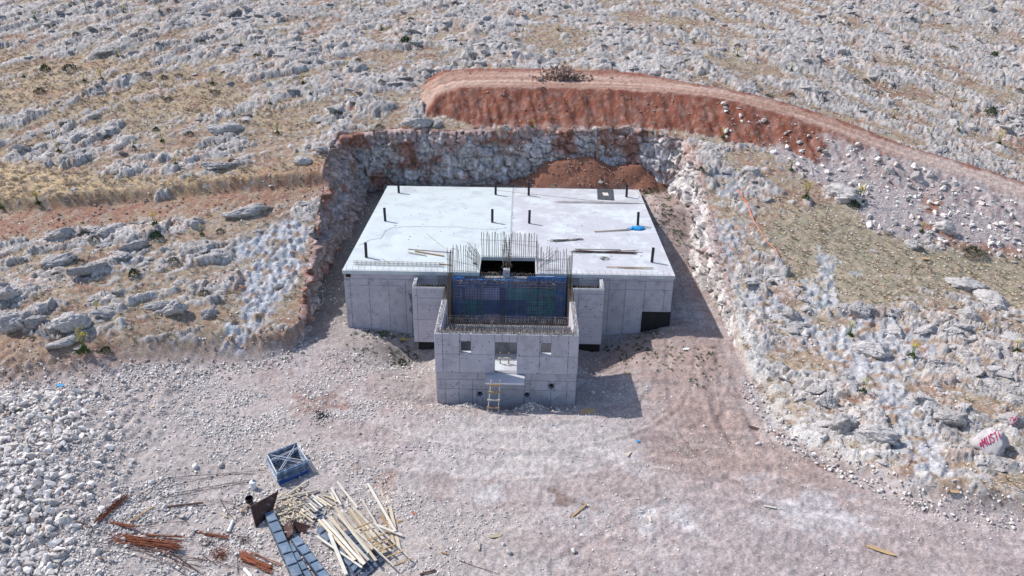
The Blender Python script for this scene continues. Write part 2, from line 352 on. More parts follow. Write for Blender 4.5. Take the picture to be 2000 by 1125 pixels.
def detail(XX, YY):
    """height and colour of the ground: returns z, rgb"""
    z, n, b, d, ed, ins, t = MAC
    sd = np.where(ins, -ed, ed)
    berm = (b > n)
    V = YY+np.where(np.abs(XX) < 40, .0105*XX**2, .84*np.abs(XX)-16.8)
    wx = .5*perlin(XX/2.2, YY/2.2, 1); wy = .5*perlin(XX/2.2, YY/2.2, 2)
    clump = fbm(XX/9, V/4.5, 5, 3)+.5*perlin(XX/2.5, V/1.4, 8)
    def pm(poly, w=.5, amp=.6):
        q = [GP(a, b2) for a, b2 in poly]; qa = np.array(q); g_ = w+2*amp+.3
        k = (XX > qa[:, 0].min()-g_) & (XX < qa[:, 0].max()+g_) & (YY > qa[:, 1].min()-g_) & (YY < qa[:, 1].max()+g_)
        r = np.zeros(XX.shape); x_, y_ = XX[k], YY[k]
        dd, _, _ = poly_dist(x_, y_, q, True); r[k] = ss(-w, w, np.where(inside(x_, y_, q), dd, -dd)+amp*wob[k]); return r
    wob = fbm(XX/1.3, YY/1.3, 12, 4)
    bench = pm([(-300, 330), (0, 318), (200, 345), (330, 355), (480, 335), (640, 320), (635, 372), (520, 366), (400, 376), (250, 392), (0, 412), (-300, 440)], 1.2, 1.)
    rubble_l = pm([(-300, 425), (0, 410), (250, 390), (400, 376), (640, 358), (632, 400), (560, 402), (420, 408), (250, 432), (110, 455), (0, 470), (-300, 500)], .7, .8)
    grassband = pm([(-200, 100), (60, 105), (300, 120), (520, 200), (640, 250), (400, 225), (200, 230), (0, 225), (-200, 230)], 2., 2.)
    redlow = pm([(-300, 660), (0, 650), (60, 665), (300, 690), (480, 650), (560, 668), (400, 712), (200, 735), (0, 775), (-300, 800)], .8, .8)
    grassr = pm([(1500, 440), (1600, 400), (1660, 400), (1800, 480), (1990, 500), (2300, 520), (2300, 600), (1900, 590), (1800, 560), (1720, 600), (1560, 600), (1530, 520)], .8, 1.)
    rub_r = pm([(1530, 268), (1640, 268), (1720, 305), (1850, 345), (2020, 400), (2500, 520), (2500, 590), (2000, 500), (1880, 480), (1760, 470), (1690, 440), (1640, 380), (1560, 340), (1500, 300)], .6, .8)
    dust = pm([(520, 450), (560, 425), (598, 430), (598, 470), (590, 530), (560, 575), (520, 620), (480, 690), (430, 690), (430, 660), (470, 600), (470, 540), (500, 500), (450, 515), (470, 465)], .35, .5)
    for poly in ([(1395, 330), (1450, 350), (1450, 390), (1400, 380)], [(1385, 440), (1450, 440), (1470, 470), (1420, 510), (1460, 560), (1420, 600), (1410, 560), (1395, 500)],
                 [(1600, 480), (1625, 500), (1640, 590), (1585, 620), (1570, 580), (1590, 520)], [(1680, 540), (1690, 545), (1640, 510), (1620, 500)],
                 [(1440, 560), (1530, 590), (1610, 640), (1680, 610), (1800, 640), (1830, 700), (1760, 740), (1800, 800), (1840, 880), (1870, 940), (1780, 930), (1740, 850), (1700, 780), (1640, 720), (1560, 640), (1470, 610)]):
        dust = np.maximum(dust, pm(poly, .35, .6)*.85)
    cover = clump*.75-.04-1.3*bench-1.6*rubble_l-.55*grassband-1.3*redlow-.9*grassr-1.6*rub_r-1.25*dust+.15*ss(22, 36, YY)+.12*ss(12, 20, XX)*ss(5, -10, YY)-.12*ss(0, -14, XX)*ss(14, 6, YY)
    cover = np.where(berm & (d > -7), -1, cover)
    wx = wx+.28*perlin(XX/.7, YY/.7, 3); wy = wy+.28*perlin(XX/.7, YY/.7, 4)
    cs_ = 1.35*(1+.0*XX); big_ = ss(-.1, .35, fbm(XX/7, V/4, 14, 2)+.15)
    A1 = worley((XX+wx)/1.5, (V+wy)/.95, 11); A2 = worley((XX+wx*1.3)/3.0, (V+wy*1.3)/1.7, 12)
    f1, f2, cid, dx, dy = [np.where(big_ > .5, q2*sc2, q1) for q1, q2, sc2 in zip(A1, A2, (1, 1.5, 1, 1, 1))]; cid = cid.astype(np.int64)
    pres = ss(-.16, .12, cover+.55*(rnd(cid, 1)-.5))
    edge = ss(0, .42, f2-f1)
    hr = pres*edge*(.12+.34*rnd(cid, 2)**2+dy*.5*(rnd(cid, 3)-.72)+dx*.36*(rnd(cid, 5)-.5))
    g1, g2, gid, gdx, gdy = worley((XX+wx*.8)/.66, (V+wy*.8)/.46, 13)
    hs = ss(-.3, .15, cover+.8*(rnd(gid, 4)-.45))*ss(0, .4, g2-g1)*(.03+.18*rnd(gid, 2)+.3*gdy*(rnd(gid, 3)-.7))
    hr = np.maximum(hr, 0); hs = np.maximum(hs, 0)
    k1, k2, kid, _, _ = worley((XX+.7*wx)/.62, (V+.7*wy)/.44, 17)
    rk = np.where(hr > .06, hr+.7*hs-.08*(1-ss(0, .14, k2-k1)), np.maximum(hr, hs))
    rk = rk+.07*fbm(XX/.5, V/.3, 19, 3)*ss(.04, .15, rk)
    rock = ss(.035, .08, rk)
    nat = t
    z = z+rk*1.05*nat*near+.05*fbm(XX/.6, YY/.6, 25, 2)*nat
    # dust smooths and covers
    z = z+dust*(.22*fbm(XX/.5, YY/.5, 27, 3)+.04*(1-g1)*rnd(gid, 3))*nat
    # gravelly relief on floor, fill and rubble
    s1, s2, sid, _, _ = worley(XX/.26, YY/.26, 29)
    grav = np.maximum(1-nat, np.where(berm, 1, 0)); grav = np.maximum(grav, np.maximum(rub_r, np.maximum(rubble_l, redlow*.7)))
    heapl = ss(-17, -21, XX+.45*(YY+20)*0)*ss(-5, -9, YY)
    z = z+grav*(.035*(1-s1)*(rnd(sid, 2) > .5))+grav*.03*fbm(XX/.35, YY/.35, 33, 2)
    c1, c2, c3, _, _ = worley(XX/.62, YY/.62, 35)
    z = z+heapl*.26*(1-ss(0, .7, c1))*rnd(c3, 3)+rub_r*.12*(1-c1)*rnd(c3, 3)
    # ---- colour
    def col(r, g, b2): return np.array([r, g, b2])[None, None, :]
    n1 = fbm(XX/4, YY/3, 50, 4)[..., None]; n2 = fbm(XX/1.1, YY/.9, 54, 4)[..., None]; n3 = perlin(XX/.3, YY/.3, 58)[..., None]; n4 = fbm(XX/.7, YY/.7, 60, 3)[..., None]
    E3 = lambda a: a[..., None]
    soil = mix(col(.28, .20, .145), col(.255, .15, .11), ss(-.05, .55, n1+.5*n2))
    soil = mix(soil, col(.345, .275, .195), ss(-.3, .5, n2-.4*n1)*.75)
    soil = mix(soil, col(.21, .18, .13), ss(.15, .6, n4-.3*n1)*.6)
    soil = mix(soil, col(.36, .35, .36), ss(.25, .5, n3+.4*n4)*.55)
    c = soil
    c = mix(c, col(.50, .365, .21), E3(np.maximum(bench, grassband*.45))*.8*ss(-.7, .3, n2))
    c = mix(c, col(.245, .115, .08), E3(np.maximum(rubble_l*.95, redlow*.55))*ss(-.5, .35, n2+.4*n4)*.8)
    c = mix(c, mix(col(.34, .285, .215), col(.24, .22, .155), ss(-.3, .4, n2+n4)), E3(grassr)*.8)
    rc = mix(col(.44, .415, .405), col(.33, .31, .31), ss(-.2, .6, n2))
    rc = mix(rc, col(.52, .49, .47), ss(.1, .6, n1)*.6)
    rc = rc*(.86+.28*rnd(cid, 7))[..., None]
    crk = ((1-ss(.02, .10, k2-k1))*.45+(1-ss(.03, .12, g2-g1))*.35)*ss(.05, .12, rk); rc = mix(rc, col(.15, .13, .12), E3(crk)); rc = rc*(.90+.2*rnd(gid, 8))[..., None]
    rc = mix(rc, col(.12, .115, .115), ss(.42, .62, n4)*.75)
    rc = mix(rc, col(.34, .22, .16), ss(.35, .7, n1-n2)*.5)
    c = mix(c, rc, E3(rock*nat))
    c = mix(c, mix(col(.34, .30, .31), col(.27, .13, .09), ss(.2, .7, n1+.4*n2)), E3(rub_r)*.85)
    dl = mix(col(.49, .50, .53), col(.34, .36, .405), ss(-.25, .4, n4+.5*n2)); dl = dl*(.93+.14*rnd(gid, 9))[..., None]
    c = mix(c, dl, E3(dust)*ss(-.75, .1, n2+.6*n4)*.92)
    # red fill
    fillc = mix(col(.20, .068, .043), col(.235, .112, .085), ss(-.2, .5, n2))
    fillc = mix(fillc, col(.30, .21, .18), ss(.3, .6, n3+.5*n4)*.5)
    roadc = mix(col(.33, .20, .155), col(.42, .29, .24), ss(-.2, .4, fbm(d*1.2, XX*.08, 63, 3))[..., None])
    roadc = mix(roadc, col(.42, .34, .31), E3(ss(28, 38, XX))*.8)
    dn_ = d/(6.2-3.*ss(10, 20, XX))*6.2; roadc = roadc*(1+.22*(np.exp(-((dn_-2.0)/.35)**2)+np.exp(-((dn_-4.0)/.35)**2))-.06)[..., None]
    fr = ss(-.15, .25, d+.25*wob)
    bc = mix(fillc, roadc, E3(fr)); bc = mix(bc, fillc, E3(ss(.74, .9, (d+.5*wob)/(6.2-3.0*ss(10, 20, XX)))*.9))
    bmask = np.where(berm, 1., 0.)*ss(-9, -7, d)
    greyr = 1-pm([(780, 260), (820, 140), (1400, 170), (1570, 205), (1750, 290), (1745, 304), (1610, 262), (1600, 290), (1640, 345), (1565, 352), (1545, 305), (1525, 272), (1450, 302), (1200, 275)], .35, .5)
    bc = bc*(1+.22*fbm(XX/.55, d/3.2, 97, 3)*(1-fr))[..., None]
    bc = mix(bc, mix(col(.33, .28, .28), col(.42, .40, .40), ss(0, .5, n3+n4)), E3(greyr*(1-fr))*.85)
    c = mix(c, bc, E3(bmask*nat))
    # levelled ground
    fl = mix(col(.345, .30, .30), col(.40, .375, .385), ss(-.4, .4, n1+.3*n2))
    fl = mix(fl, col(.27, .19, .17), ss(.25, .8, n2+.5*n1)*.45)
    fl = mix(fl, col(.44, .42, .42), ss(.2, .5, n3+.3*n4)*.22)
    def fm(poly, w=1.2, amp=1.): return E3(pm(poly, w, amp))
    fl = mix(fl, col(.40, .375, .37), fm([(-300, 760), (100, 760), (400, 715), (560, 760), (700, 900), (1000, 1010), (1100, 1200), (-300, 1300)], 2.)*.75)
    fl = mix(fl, col(.285, .205, .18), fm([(1255, 400), (1330, 380), (1500, 840), (1640, 930), (1900, 1040), (2100, 1130), (1700, 1120), (1480, 1010), (1300, 950), (1260, 880), (1290, 800), (1180, 700), (1230, 640), (1420, 640)], 1.6, 1.5)*.62)
    fl = mix(fl, col(.36, .325, .335), fm([(1300, 920), (1600, 950), (2000, 1000), (2600, 1200), (1900, 1300), (1300, 1100)], 1.6)*.7)
    fl = mix(fl, col(.44, .43, .44), fm([(780, 830), (1000, 810), (1240, 830), (1240, 900), (1050, 940), (850, 920)], 1.4)*.7)
    fl = mix(fl, col(.50, .51, .55), fm([(1500, 960), (1640, 985), (1700, 1030), (1640, 1050), (1500, 1010)], 1., 1.6)*.6)
    fl = mix(fl, col(.50, .51, .54), fm([(1230, 1000), (1330, 1000), (1370, 1030), (1260, 1030)], .5, 1.2)*.6)
    fl = mix(fl, col(.50, .51, .54), fm([(935, 955), (975, 955), (980, 985), (940, 985)], .4, 1.)*.6)
    fl = mix(fl, col(.15, .10, .085), fm([(1078, 958), (1110, 962), (1125, 985), (1090, 975)], .2, .5)*.75)
    fl = mix(fl, col(.15, .11, .10), fm([(1075, 982), (1110, 985), (1112, 993), (1080, 990)], .12, .3)*.7)
    fl = mix(fl, col(.05, .045, .05), fm([(614, 806), (632, 800), (644, 808), (640, 818), (622, 822)], .16, .3)*.9)
    fl = mix(fl, col(.22, .13, .11), fm([(575, 775), (650, 770), (680, 800), (600, 815)], .7, 1.2)*.65)
    fl = mix(fl, col(.29, .16, .12), fm([(680, 760), (840, 790), (860, 810), (760, 800)], .7, 1.2)*.25)
    fl = mix(fl, col(.30, .17, .12), fm([(700, 925), (760, 930), (740, 950), (700, 945)], .4, 1.2)*.5)
    fl = mix(fl, col(.22, .18, .185), fm([(1230, 840), (1290, 845), (1290, 868), (1240, 865)], .5, .8)*.6)
    fl = mix(fl, col(.27, .255, .25), fm([(650, 640), (860, 660), (860, 790), (780, 790), (700, 720), (600, 660)], .9, 1.)*.5)
    swirl = perlin(XX/6+wx, YY/.45+XX*.12, 66)[..., None]
    for tr_ in ([(690, 790), (850, 846), (1000, 858), (1150, 848), (1290, 800), (1330, 700)], [(560, 850), (700, 880), (850, 905), (1050, 915), (1250, 880), (1380, 800), (1395, 640)], [(1330, 620), (1335, 800), (1400, 900), (1600, 990), (1990, 1060)], [(1430, 700), (1445, 820), (1520, 905), (1700, 975), (2000, 1030)], [(1120, 1120), (1300, 1010), (1500, 940), (1440, 820)]):
        q3 = [GP(a, b2) for a, b2 in tr_]
        for _ in range(3): q3 = [q3[0]]+[(a[0]*(1-t3)+b4[0]*t3, a[1]*(1-t3)+b4[1]*t3) for a, b4 in zip(q3[:-1], q3[1:]) for t3 in (.25, .75)]+[q3[-1]]
        qa = np.array(q3); k3 = (XX > qa[:, 0].min()-2) & (XX < qa[:, 0].max()+2) & (YY > qa[:, 1].min()-2) & (YY < qa[:, 1].max()+2) & (nat < .5)
        dd3, _, _ = poly_dist(XX[k3], YY[k3], q3); g3 = np.exp(-((dd3-.85)/.20)**2)*ss(-.5, .3, wob[k3]+.2); fl[k3] *= (1+.13*g3)[:, None]; z[k3] -= .035*g3; fl[k3] *= (1-.10*np.exp(-((dd3-1.2)/.12)**2)*ss(-.5, .3, wob[k3]+.2))[:, None]; z[k3] += .025*np.exp(-((dd3-1.2)/.12)**2)
    sw2 = perlin((XX*.4+YY)*1.3+wx, (XX-YY*.4)*.16, 67)[..., None]*E3(ss(-4, 8, XX)*ss(-6, -12, YY))
    fl = fl*(1+.14*swirl+.16*sw2)*np.array([.925, .877, .848])
    backf = ss(15.5, 17, YY)*ss(-3, 0, XX); hp = 0*XX
    for cx, cy, r1, r2, h in HEAPS: hp = np.maximum(hp, np.clip(1-np.hypot((XX-cx)/r1, (YY-cy)/r2), 0, 1))
    fl = fl*(1+.10*fbm(XX/.45, YY/.45, 98, 2)[..., None]*E3(ss(-6, 4, XX)))
    fl = mix(fl, mix(col(.25, .14, .10), col(.25, .2, .16), ss(-.2, .5, n2)), E3(ss(19, 20.5, YY))*.8)
    fl = mix(fl, col(.235, .105, .07), E3(ss(.02, .15, hp)))
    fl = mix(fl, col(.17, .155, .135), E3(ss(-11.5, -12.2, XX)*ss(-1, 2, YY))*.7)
    c = mix(c, fl, E3(1-nat))
    wf = pm([(1480, 790), (1560, 825), (1700, 885), (1830, 905), (2010, 955), (1990, 990), (1880, 975), (1760, 955), (1640, 915), (1530, 868), (1480, 840)], .3, .5)
    c = mix(c, mix(col(.55, .53, .51), col(.44, .44, .47), ss(-.2, .4, n4)), E3(wf)*.38*ss(-.5, .3, n2+.5*n4))
    wr = ss(1.6, .2, np.abs(sd-.5))*ss(10, 12, XX)*ss(6, 0, YY)*ss(-17, -12, YY)*nat
    c = mix(c, col(.54, .52, .50), E3(wr)*ss(-.6, .1, n2)*.7)
    lip = ss(1.1, .1, sd)*nat*ss(-3, 3, YY)
    c = mix(c, mix(col(.29, .125, .08), col(.42, .38, .37), ss(0, .5, n4)), E3(lip)*ss(-.5, .2, n2)*.75)
    c = c*(1+.16*n3*E3(.35+.65*nat))
    return z, np.clip(c, .01, .85), dict(rock=rock, cover=cover, nat=nat, berm=bmask, bench=bench, grassband=grassband, grassr=grassr, dust=dust, rub_r=rub_r, rubble_l=rubble_l, redlow=redlow, sd=sd, d=d, heapl=heapl)
_gp = {}
def GP(a, b):
    if (a, b) not in _gp: _gp[(a, b)] = tuple(G(a, b)[:2])
    return _gp[(a, b)]
ZZ, CC, INFO = detail(XX, YY)
V = np.stack([XX, YY, ZZ], -1).reshape(-1, 3)
idx = (np.arange(nr-1)[:, None]*nc+np.arange(nc-1)[None, :]).ravel()
FA = np.stack([idx, idx+1, idx+nc+1, idx+nc], 1)
ground = tag(link('ground', new_mesh('ground', V, FA, True, CC.reshape(-1, 3)), M['ground']), kind='structure')
def gh(x, y): return float(samp(ZZ, x, y)[0])
def spot(px, py):
    """place on the finished ground under a pixel"""
    q = G(px, py); return Vector((q[0], q[1], gh(q[0], q[1])))
print('ground', V.shape)

# ------------------------------------------------------------------ the rock faces of the cut
def densify(pts, step):
    out = []
    for a, b in zip(pts[:-1], pts[1:]):
        n = max(1, int(math.hypot(b[0]-a[0], b[1]-a[1])/step))
        for i in range(n): out.append([a[0]+(b[0]-a[0])*i/n, a[1]+(b[1]-a[1])*i/n])
    out.append(list(pts[-1][:2])); return np.array(out)
i0, i1 = 6, 33
crest = densify([EW[i] for i in range(i0, i1)], .10)
ker = np.ones(9)/9
sm = crest.copy()
for k in (0, 1): sm[4:-4, k] = np.convolve(crest[:, k], ker, 'valid')
tan = np.gradient(sm, axis=0); 
for k in (0, 1): tan[12:-12, k] = np.convolve(tan[:, k], np.ones(25)/25, 'valid')
tan /= np.linalg.norm(tan, axis=1)[:, None]; inn = np.stack([tan[:, 1], -tan[:, 0]], 1)   # towards the pit
arc = np.concatenate([[0], np.cumsum(np.hypot(*np.diff(sm, axis=0).T))])
n_, b_, d_ = hill(sm[:, 0], sm[:, 1]); ztop = np.maximum(n_, np.minimum(b_, n_+.6))+.02
endr = np.minimum(ss(0, 3.2, arc), ss(0, 4., arc[-1]-arc)); ztop = ztop-1.3*(1-endr)**1.5-.02
NR = 60
rows = []; cols = []
run = .17+.36*ss(EW[13][0]+1.2, EW[13][0]-.2, sm[:, 0])+.14*ss(EW[23][0]-1, EW[24][0], sm[:, 0])
sm_in = sm+inn*1.0
zf = floor_z(sm[:, 0]+inn[:, 0]*1.2, sm[:, 1]+inn[:, 1]*1.2)
hh = np.maximum(ztop-zf, .05)
for j in range(NR):
    if j < 3:
        off = -.75+.3*j; z = ztop+.01-.0*j + (np.maximum(*hill(sm[:, 0]+inn[:, 0]*off, sm[:, 1]+inn[:, 1]*off)[:2])-np.maximum(n_, b_))
        z = z-(.30 if j == 0 else .0)
        P = np.stack([sm[:, 0]+inn[:, 0]*off, sm[:, 1]+inn[:, 1]*off, z], 1)
        amp = .0 if j == 0 else .5
        tt = 0*arc
    else:
        t = (j-3)/(NR-4); off = run*hh*t-.12*(1-t)
        P = np.stack([sm[:, 0]+inn[:, 0]*off, sm[:, 1]+inn[:, 1]*off, ztop-(hh+.5)*t], 1); amp = 1; tt = t+0*arc
    zz = P[:, 2]
    f1, f2, cid, cdx, cdy = worley(arc/1.25+.3*perlin(arc, zz, 70)+zz*.25, zz/1.1, 71)
    g1, g2, gid, gdx, gdy = worley(arc/.5+zz*.2, zz/.42, 73)
    disp = .55*(rnd(cid, 1)-.5)+.8*(cdx*(rnd(cid, 2)-.5)+cdy*(rnd(cid, 3)-.5))-.2*(1-ss(0, .12, f2-f1))+.24*(rnd(gid, 1)-.5)+.5*(gdx*(rnd(gid, 2)-.5)+gdy*(rnd(gid, 3)-.5))-.08*(1-ss(0, .2, g2-g1))+.12*fbm(arc/.9, zz/2.2, 75, 4)+.45*perlin(arc/4.5, zz/9, 79)
    disp = disp*amp*np.clip(hh/2.5, .15, 1)*(.3+.7*endr)
    P[:, 0] += inn[:, 0]*disp; P[:, 1] += inn[:, 1]*disp; P[:, 2] += .12*perlin(arc/.7, zz/.7+3, 77)*amp
    rows.append(P)
    a = fbm(arc/3, zz/2.5, 80, 4); b2 = fbm(arc/.8, zz/1.4, 84, 4); c3 = fbm(arc/.35, zz/.5, 88, 3)
    def cc(*q): return np.array(q)[None, :]
    side_r = ss(EW[23][0]-1, EW[24][0]+.5, sm[:, 0])          # right hand face, sunlight painted in as paler rock
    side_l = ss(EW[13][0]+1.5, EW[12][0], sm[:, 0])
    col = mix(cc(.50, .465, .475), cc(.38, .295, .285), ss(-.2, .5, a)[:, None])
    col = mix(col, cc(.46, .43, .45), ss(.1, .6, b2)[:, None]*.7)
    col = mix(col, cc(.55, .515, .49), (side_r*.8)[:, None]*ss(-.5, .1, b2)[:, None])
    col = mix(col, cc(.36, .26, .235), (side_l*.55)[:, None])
    col = col*(.80+.42*rnd(gid, 6))[:, None]*(.88+.26*rnd(cid, 6))[:, None]; col = mix(col, cc(.13, .11, .105), ((1-ss(.02, .12, g2-g1))*.42+(1-ss(.02, .09, f2-f1))*.5).clip(0, .8)[:, None])
    red = ss(.22, .6, a+.5*b2)*(.75-.45*side_r)+ss(.25, .0, tt+.2*b2)*.55*(1-.5*side_r)+ss(.9, 1.05, tt+.15*a)*.35
    col = mix(col, cc(.29, .125, .085), np.clip(red, 0, .9)[:, None])
    col = mix(col, cc(.17, .14, .135), ss(.4, .7, c3)[:, None]*.7)
    cols.append(col)
P = np.stack(rows); Cq = np.stack(cols); a_, b__ = P.shape[:2]
idx = (np.arange(a_-1)[:, None]*b__+np.arange(b__-1)[None, :]).ravel()
FA = np.stack([idx, idx+b__, idx+b__+1, idx+1], 1)
tag(link('rock_face', new_mesh('rock_face', P.reshape(-1, 3), FA, False, np.clip(Cq, .01, .8).reshape(-1, 3)), M['face']), kind='structure')

# ------------------------------------------------------------------ stones, boulders, plants (variants)
def ico(sub):
    import bmesh
    bm = bmesh.new(); bmesh.ops.create_icosphere(bm, subdivisions=sub, radius=1); v = np.array([q.co[:] for q in bm.verts]); f = np.array([[w.index for w in q.verts] for q in bm.faces]); bm.free(); return v, f
def boulder_mesh(k, sub=5, flat=.62):
    v, f = ico(sub); r = np.random.default_rng(100+k); n = r.normal(size=(16, 3)); n /= np.linalg.norm(n, axis=1)[:, None]; cut = r.uniform(.62, .98, 16)
    s = np.min(np.where((v@n.T) > .05, cut/np.maximum(v@n.T, .05), 9), axis=1); s = np.minimum(s, 1.15); v = v*s[:, None]
    x, y, z = v.T
    q = 1+.13*perlin(x*1.6+k*7, y*1.6+z*1.3, k)+.10*perlin(x*3.4+z*2, y*3.4-k, k+1)
    f1, f2, _, _, _ = worley(x*2.1+z*.8+k, y*2.8+z*1.9, k); q -= .14*(1-ss(0, .16, f2-f1))
    f1, f2, _, _, _ = worley(x*5+z*2+k, y*6-z*3, k+5); q -= .05*(1-ss(0, .2, f2-f1)); q = q+.05*perlin(x*7+k, y*7+z*5, k+2)+.035*perlin(x*13, y*13+z*11+k, k+3)
    v = v*q[:, None]; v[:, 0] *= 1.0; v[:, 1] *= .72; v[:, 2] *= flat
    return new_mesh('boulder', v, f, False)
def stone_mesh(k, mt):
    import bmesh
    r = np.random.default_rng(300+k); p = r.normal(size=(13, 3)); p /= np.linalg.norm(p, axis=1)[:, None]; p *= r.uniform(.75, 1, (13, 1)); p *= [1, .75, .55]
    bm = bmesh.new(); [bm.verts.new(q) for q in p]; h = bmesh.ops.convex_hull(bm, input=bm.verts); 
    bmesh.ops.delete(bm, geom=[g for g in h['geom_interior'] if isinstance(g, bmesh.types.BMVert)], context='VERTS')
    me = bpy.data.meshes.new('stone'); bm.to_mesh(me); bm.free(); me.materials.append(mt); return me
BM_ = [boulder_mesh(k) for k in range(10)]
BS_ = [boulder_mesh(k+20, 3, .55) for k in range(8)]
for me in BM_+BS_: me.materials.append(M['rock'])
ST_ = [stone_mesh(k, M['stone']) for k in range(8)]
SR_ = [stone_mesh(k+10, M['stonered']) for k in range(6)]
def leafball(name, k, n, rad, h, leaf, mt, up=0.):
    r = np.random.default_rng(500+k); V_ = []; F_ = []
    for i in range(n):
        a = r.uniform(0, 6.283); e_ = math.asin(r.uniform(0, 1)); rr = rad*r.uniform(.55, 1.05)*(1+.25*math.sin(a*3+k))
        p = np.array([math.cos(a)*math.cos(e_)*rr, math.sin(a)*math.cos(e_)*rr, math.sin(e_)*h*r.uniform(.7, 1.1)])
        d = p/np.array([rad, rad, h])+r.normal(size=3)*.5; d[2] += up; d /= np.linalg.norm(d); s_ = np.cross(d, r.normal(size=3)); s_ /= np.linalg.norm(s_)
        L_ = leaf*r.uniform(.7, 1.4); w = L_*.22; b = len(V_); V_ += [p-s_*w, p+s_*w, p+d*L_]; F_.append((b, b+1, b+2))
    me = new_mesh(name, np.array(V_), np.array(F_)); me.materials.append(mt); return me
def tuft(k, n, h, spread, mt, w=.012):
    r = np.random.default_rng(700+k); V_ = []; F_ = []
    for i in range(n):
        a = r.uniform(0, 6.283); q = np.array([math.cos(a), math.sin(a), 0]); p = q*spread*r.uniform(0, 1)
        tip = p+q*h*r.uniform(.2, .9)+np.array([0, 0, h*r.uniform(.5, 1.1)]); s_ = np.array([-q[1], q[0], 0])*w*r.uniform(.7, 1.5); b = len(V_)
        V_ += [p-s_, p+s_, (p+tip)/2+np.array([0, 0, h*.15])+s_*.7, tip]; F_ += [(b, b+1, b+2), (b, b+2, b+3)]
    me = new_mesh('grass_tuft', np.array(V_), np.array(F_)); me.materials.append(mt); return me
def proto_collection(name, meshes):
    c = bpy.data.collections.new(name)
    for i, me in enumerate(meshes):
        o = bpy.data.objects.new('%s_%02d' % (me.name.split('.')[0], i), me); c.objects.link(o)
    return c
def scatter(name, pts, rot, scl, coll, nvar, seed=0):
    me = bpy.data.meshes.new(name); n = len(pts); me.vertices.add(n); me.vertices.foreach_set('co', np.asarray(pts, np.float32).ravel())
    a = me.attributes.new('rot', 'FLOAT_VECTOR', 'POINT'); a.data.foreach_set('vector', np.asarray(rot, np.float32).ravel())
    a = me.attributes.new('scl', 'FLOAT_VECTOR', 'POINT'); a.data.foreach_set('vector', np.asarray(scl, np.float32).ravel())
    a = me.attributes.new('pick', 'INT', 'POINT'); a.data.foreach_set('value', np.random.default_rng(seed).integers(0, nvar, n).astype(np.int32))
    o = link(name, me); g = bpy.data.node_groups.new(name, 'GeometryNodeTree'); g.interface.new_socket('Geometry', in_out='INPUT', socket_type='NodeSocketGeometry'); g.interface.new_socket('Geometry', in_out='OUTPUT', socket_type='NodeSocketGeometry')
    gi = g.nodes.new('NodeGroupInput'); go = g.nodes.new('NodeGroupOutput'); ip = g.nodes.new('GeometryNodeInstanceOnPoints'); ci = g.nodes.new('GeometryNodeCollectionInfo')
    ci.inputs['Collection'].default_value = coll; ci.inputs['Separate Children'].default_value = True; ci.inputs['Reset Children'].default_value = True
    def na(nm, ty):
        q = g.nodes.new('GeometryNodeInputNamedAttribute'); q.data_type = ty; q.inputs['Name'].default_value = nm; return q.outputs[0]
    g.links.new(gi.outputs[0], ip.inputs['Points']); g.links.new(ci.outputs[0], ip.inputs['Instance']); ip.inputs['Pick Instance'].default_value = True
    g.links.new(na('pick', 'INT'), ip.inputs['Instance Index']); g.links.new(na('rot', 'FLOAT_VECTOR'), ip.inputs['Rotation']); g.links.new(na('scl', 'FLOAT_VECTOR'), ip.inputs['Scale'])
    g.links.new(ip.outputs[0], go.inputs[0]); md = o.modifiers.new('scatter', 'NODES'); md.node_group = g
    tag(o, kind='stuff'); return o
def rand_pts(n, x0, x1, y0, y1, dens=True):
    """random points spread evenly in the picture's depth: more near the camera"""
    y = y0+(y1-y0)*rng.random(n); h = np.interp(y, ys, hw); x = rng.uniform(-1, 1, n)*h
    k = (x > x0) & (x < x1); return x[k], y[k]
def in_view(x, y, z, mg=0):
    d = np.stack([x, y, z], 1)-CP; w = d@FW; px = 1000+F_PX*(d@RT)/w; py = 562.5-F_PX*(d@UP)/w
    return (px > -mg) & (px < 2000+mg) & (py > -mg) & (py < 1125+mg), w, px, py
def bld(x, y, m_=.3):
    """true where the building stands"""
    a = (np.abs(x) < 11.5+m_) & (y > -m_) & (y < 20+m_); b = (np.abs(x) < 4.35+m_) & (y > -9-m_) & (y < 1); c = (np.abs(x) < 6.5+m_) & (y > -1.6-m_) & (y < 1)
    return a | b | c

def zone(px, py):
    h = ['far left', 'left', 'left of centre', 'right of centre', 'right', 'far right'][int(min(5, max(0, px)//333.4))]
    v = 'top edge' if py < 60 else 'upper hillside' if py < 150 else 'middle hillside' if py < 300 else 'slope level with the roof' if py < 530 else 'lower slope'
    return '%s, %s of the picture' % (v, h)
# ---- hillside boulders
PBQ = G(1934, 874)
x, y = rand_pts(60000, -200, 200, -30, 64)
cov = samp(INFO['cover'], x, y); nat = samp(INFO['nat'], x, y); bm_ = samp(INFO['berm'], x, y); sdv = samp(INFO['sd'], x, y); rbr = samp(INFO['rub_r'], x, y)
keep = (rng.random(len(x)) < ss(-.35, .35, cov)*.24+.012) & (nat > .9) & (bm_ < .1) & (sdv > .5) & (rbr < .3) & (np.hypot(x-PBQ[0], y-PBQ[1]+.4) > 1.7)
x, y = x[keep], y[keep]; z = samp(ZZ, x, y)
size = .10+.60*rng.random(len(x))**4.6*(.7+.5*ss(-.2, .4, cov[keep]))
ang = np.arctan(-2*.0105*np.clip(x, -40, 40))+rng.normal(0, .55, len(x))
scl = np.stack([size*rng.uniform(.9, 1.35, len(x)), size*rng.uniform(.8, 1.15, len(x)), size*rng.uniform(.4, .8, len(x))], 1)
rot = np.stack([rng.normal(.18, .22, len(x)), rng.normal(0, .2, len(x)), ang+np.pi*(rng.random(len(x)) > .5)], 1)
z = z-scl[:, 2]*.12
iv, w_, px_, py_ = in_view(x, y, z)
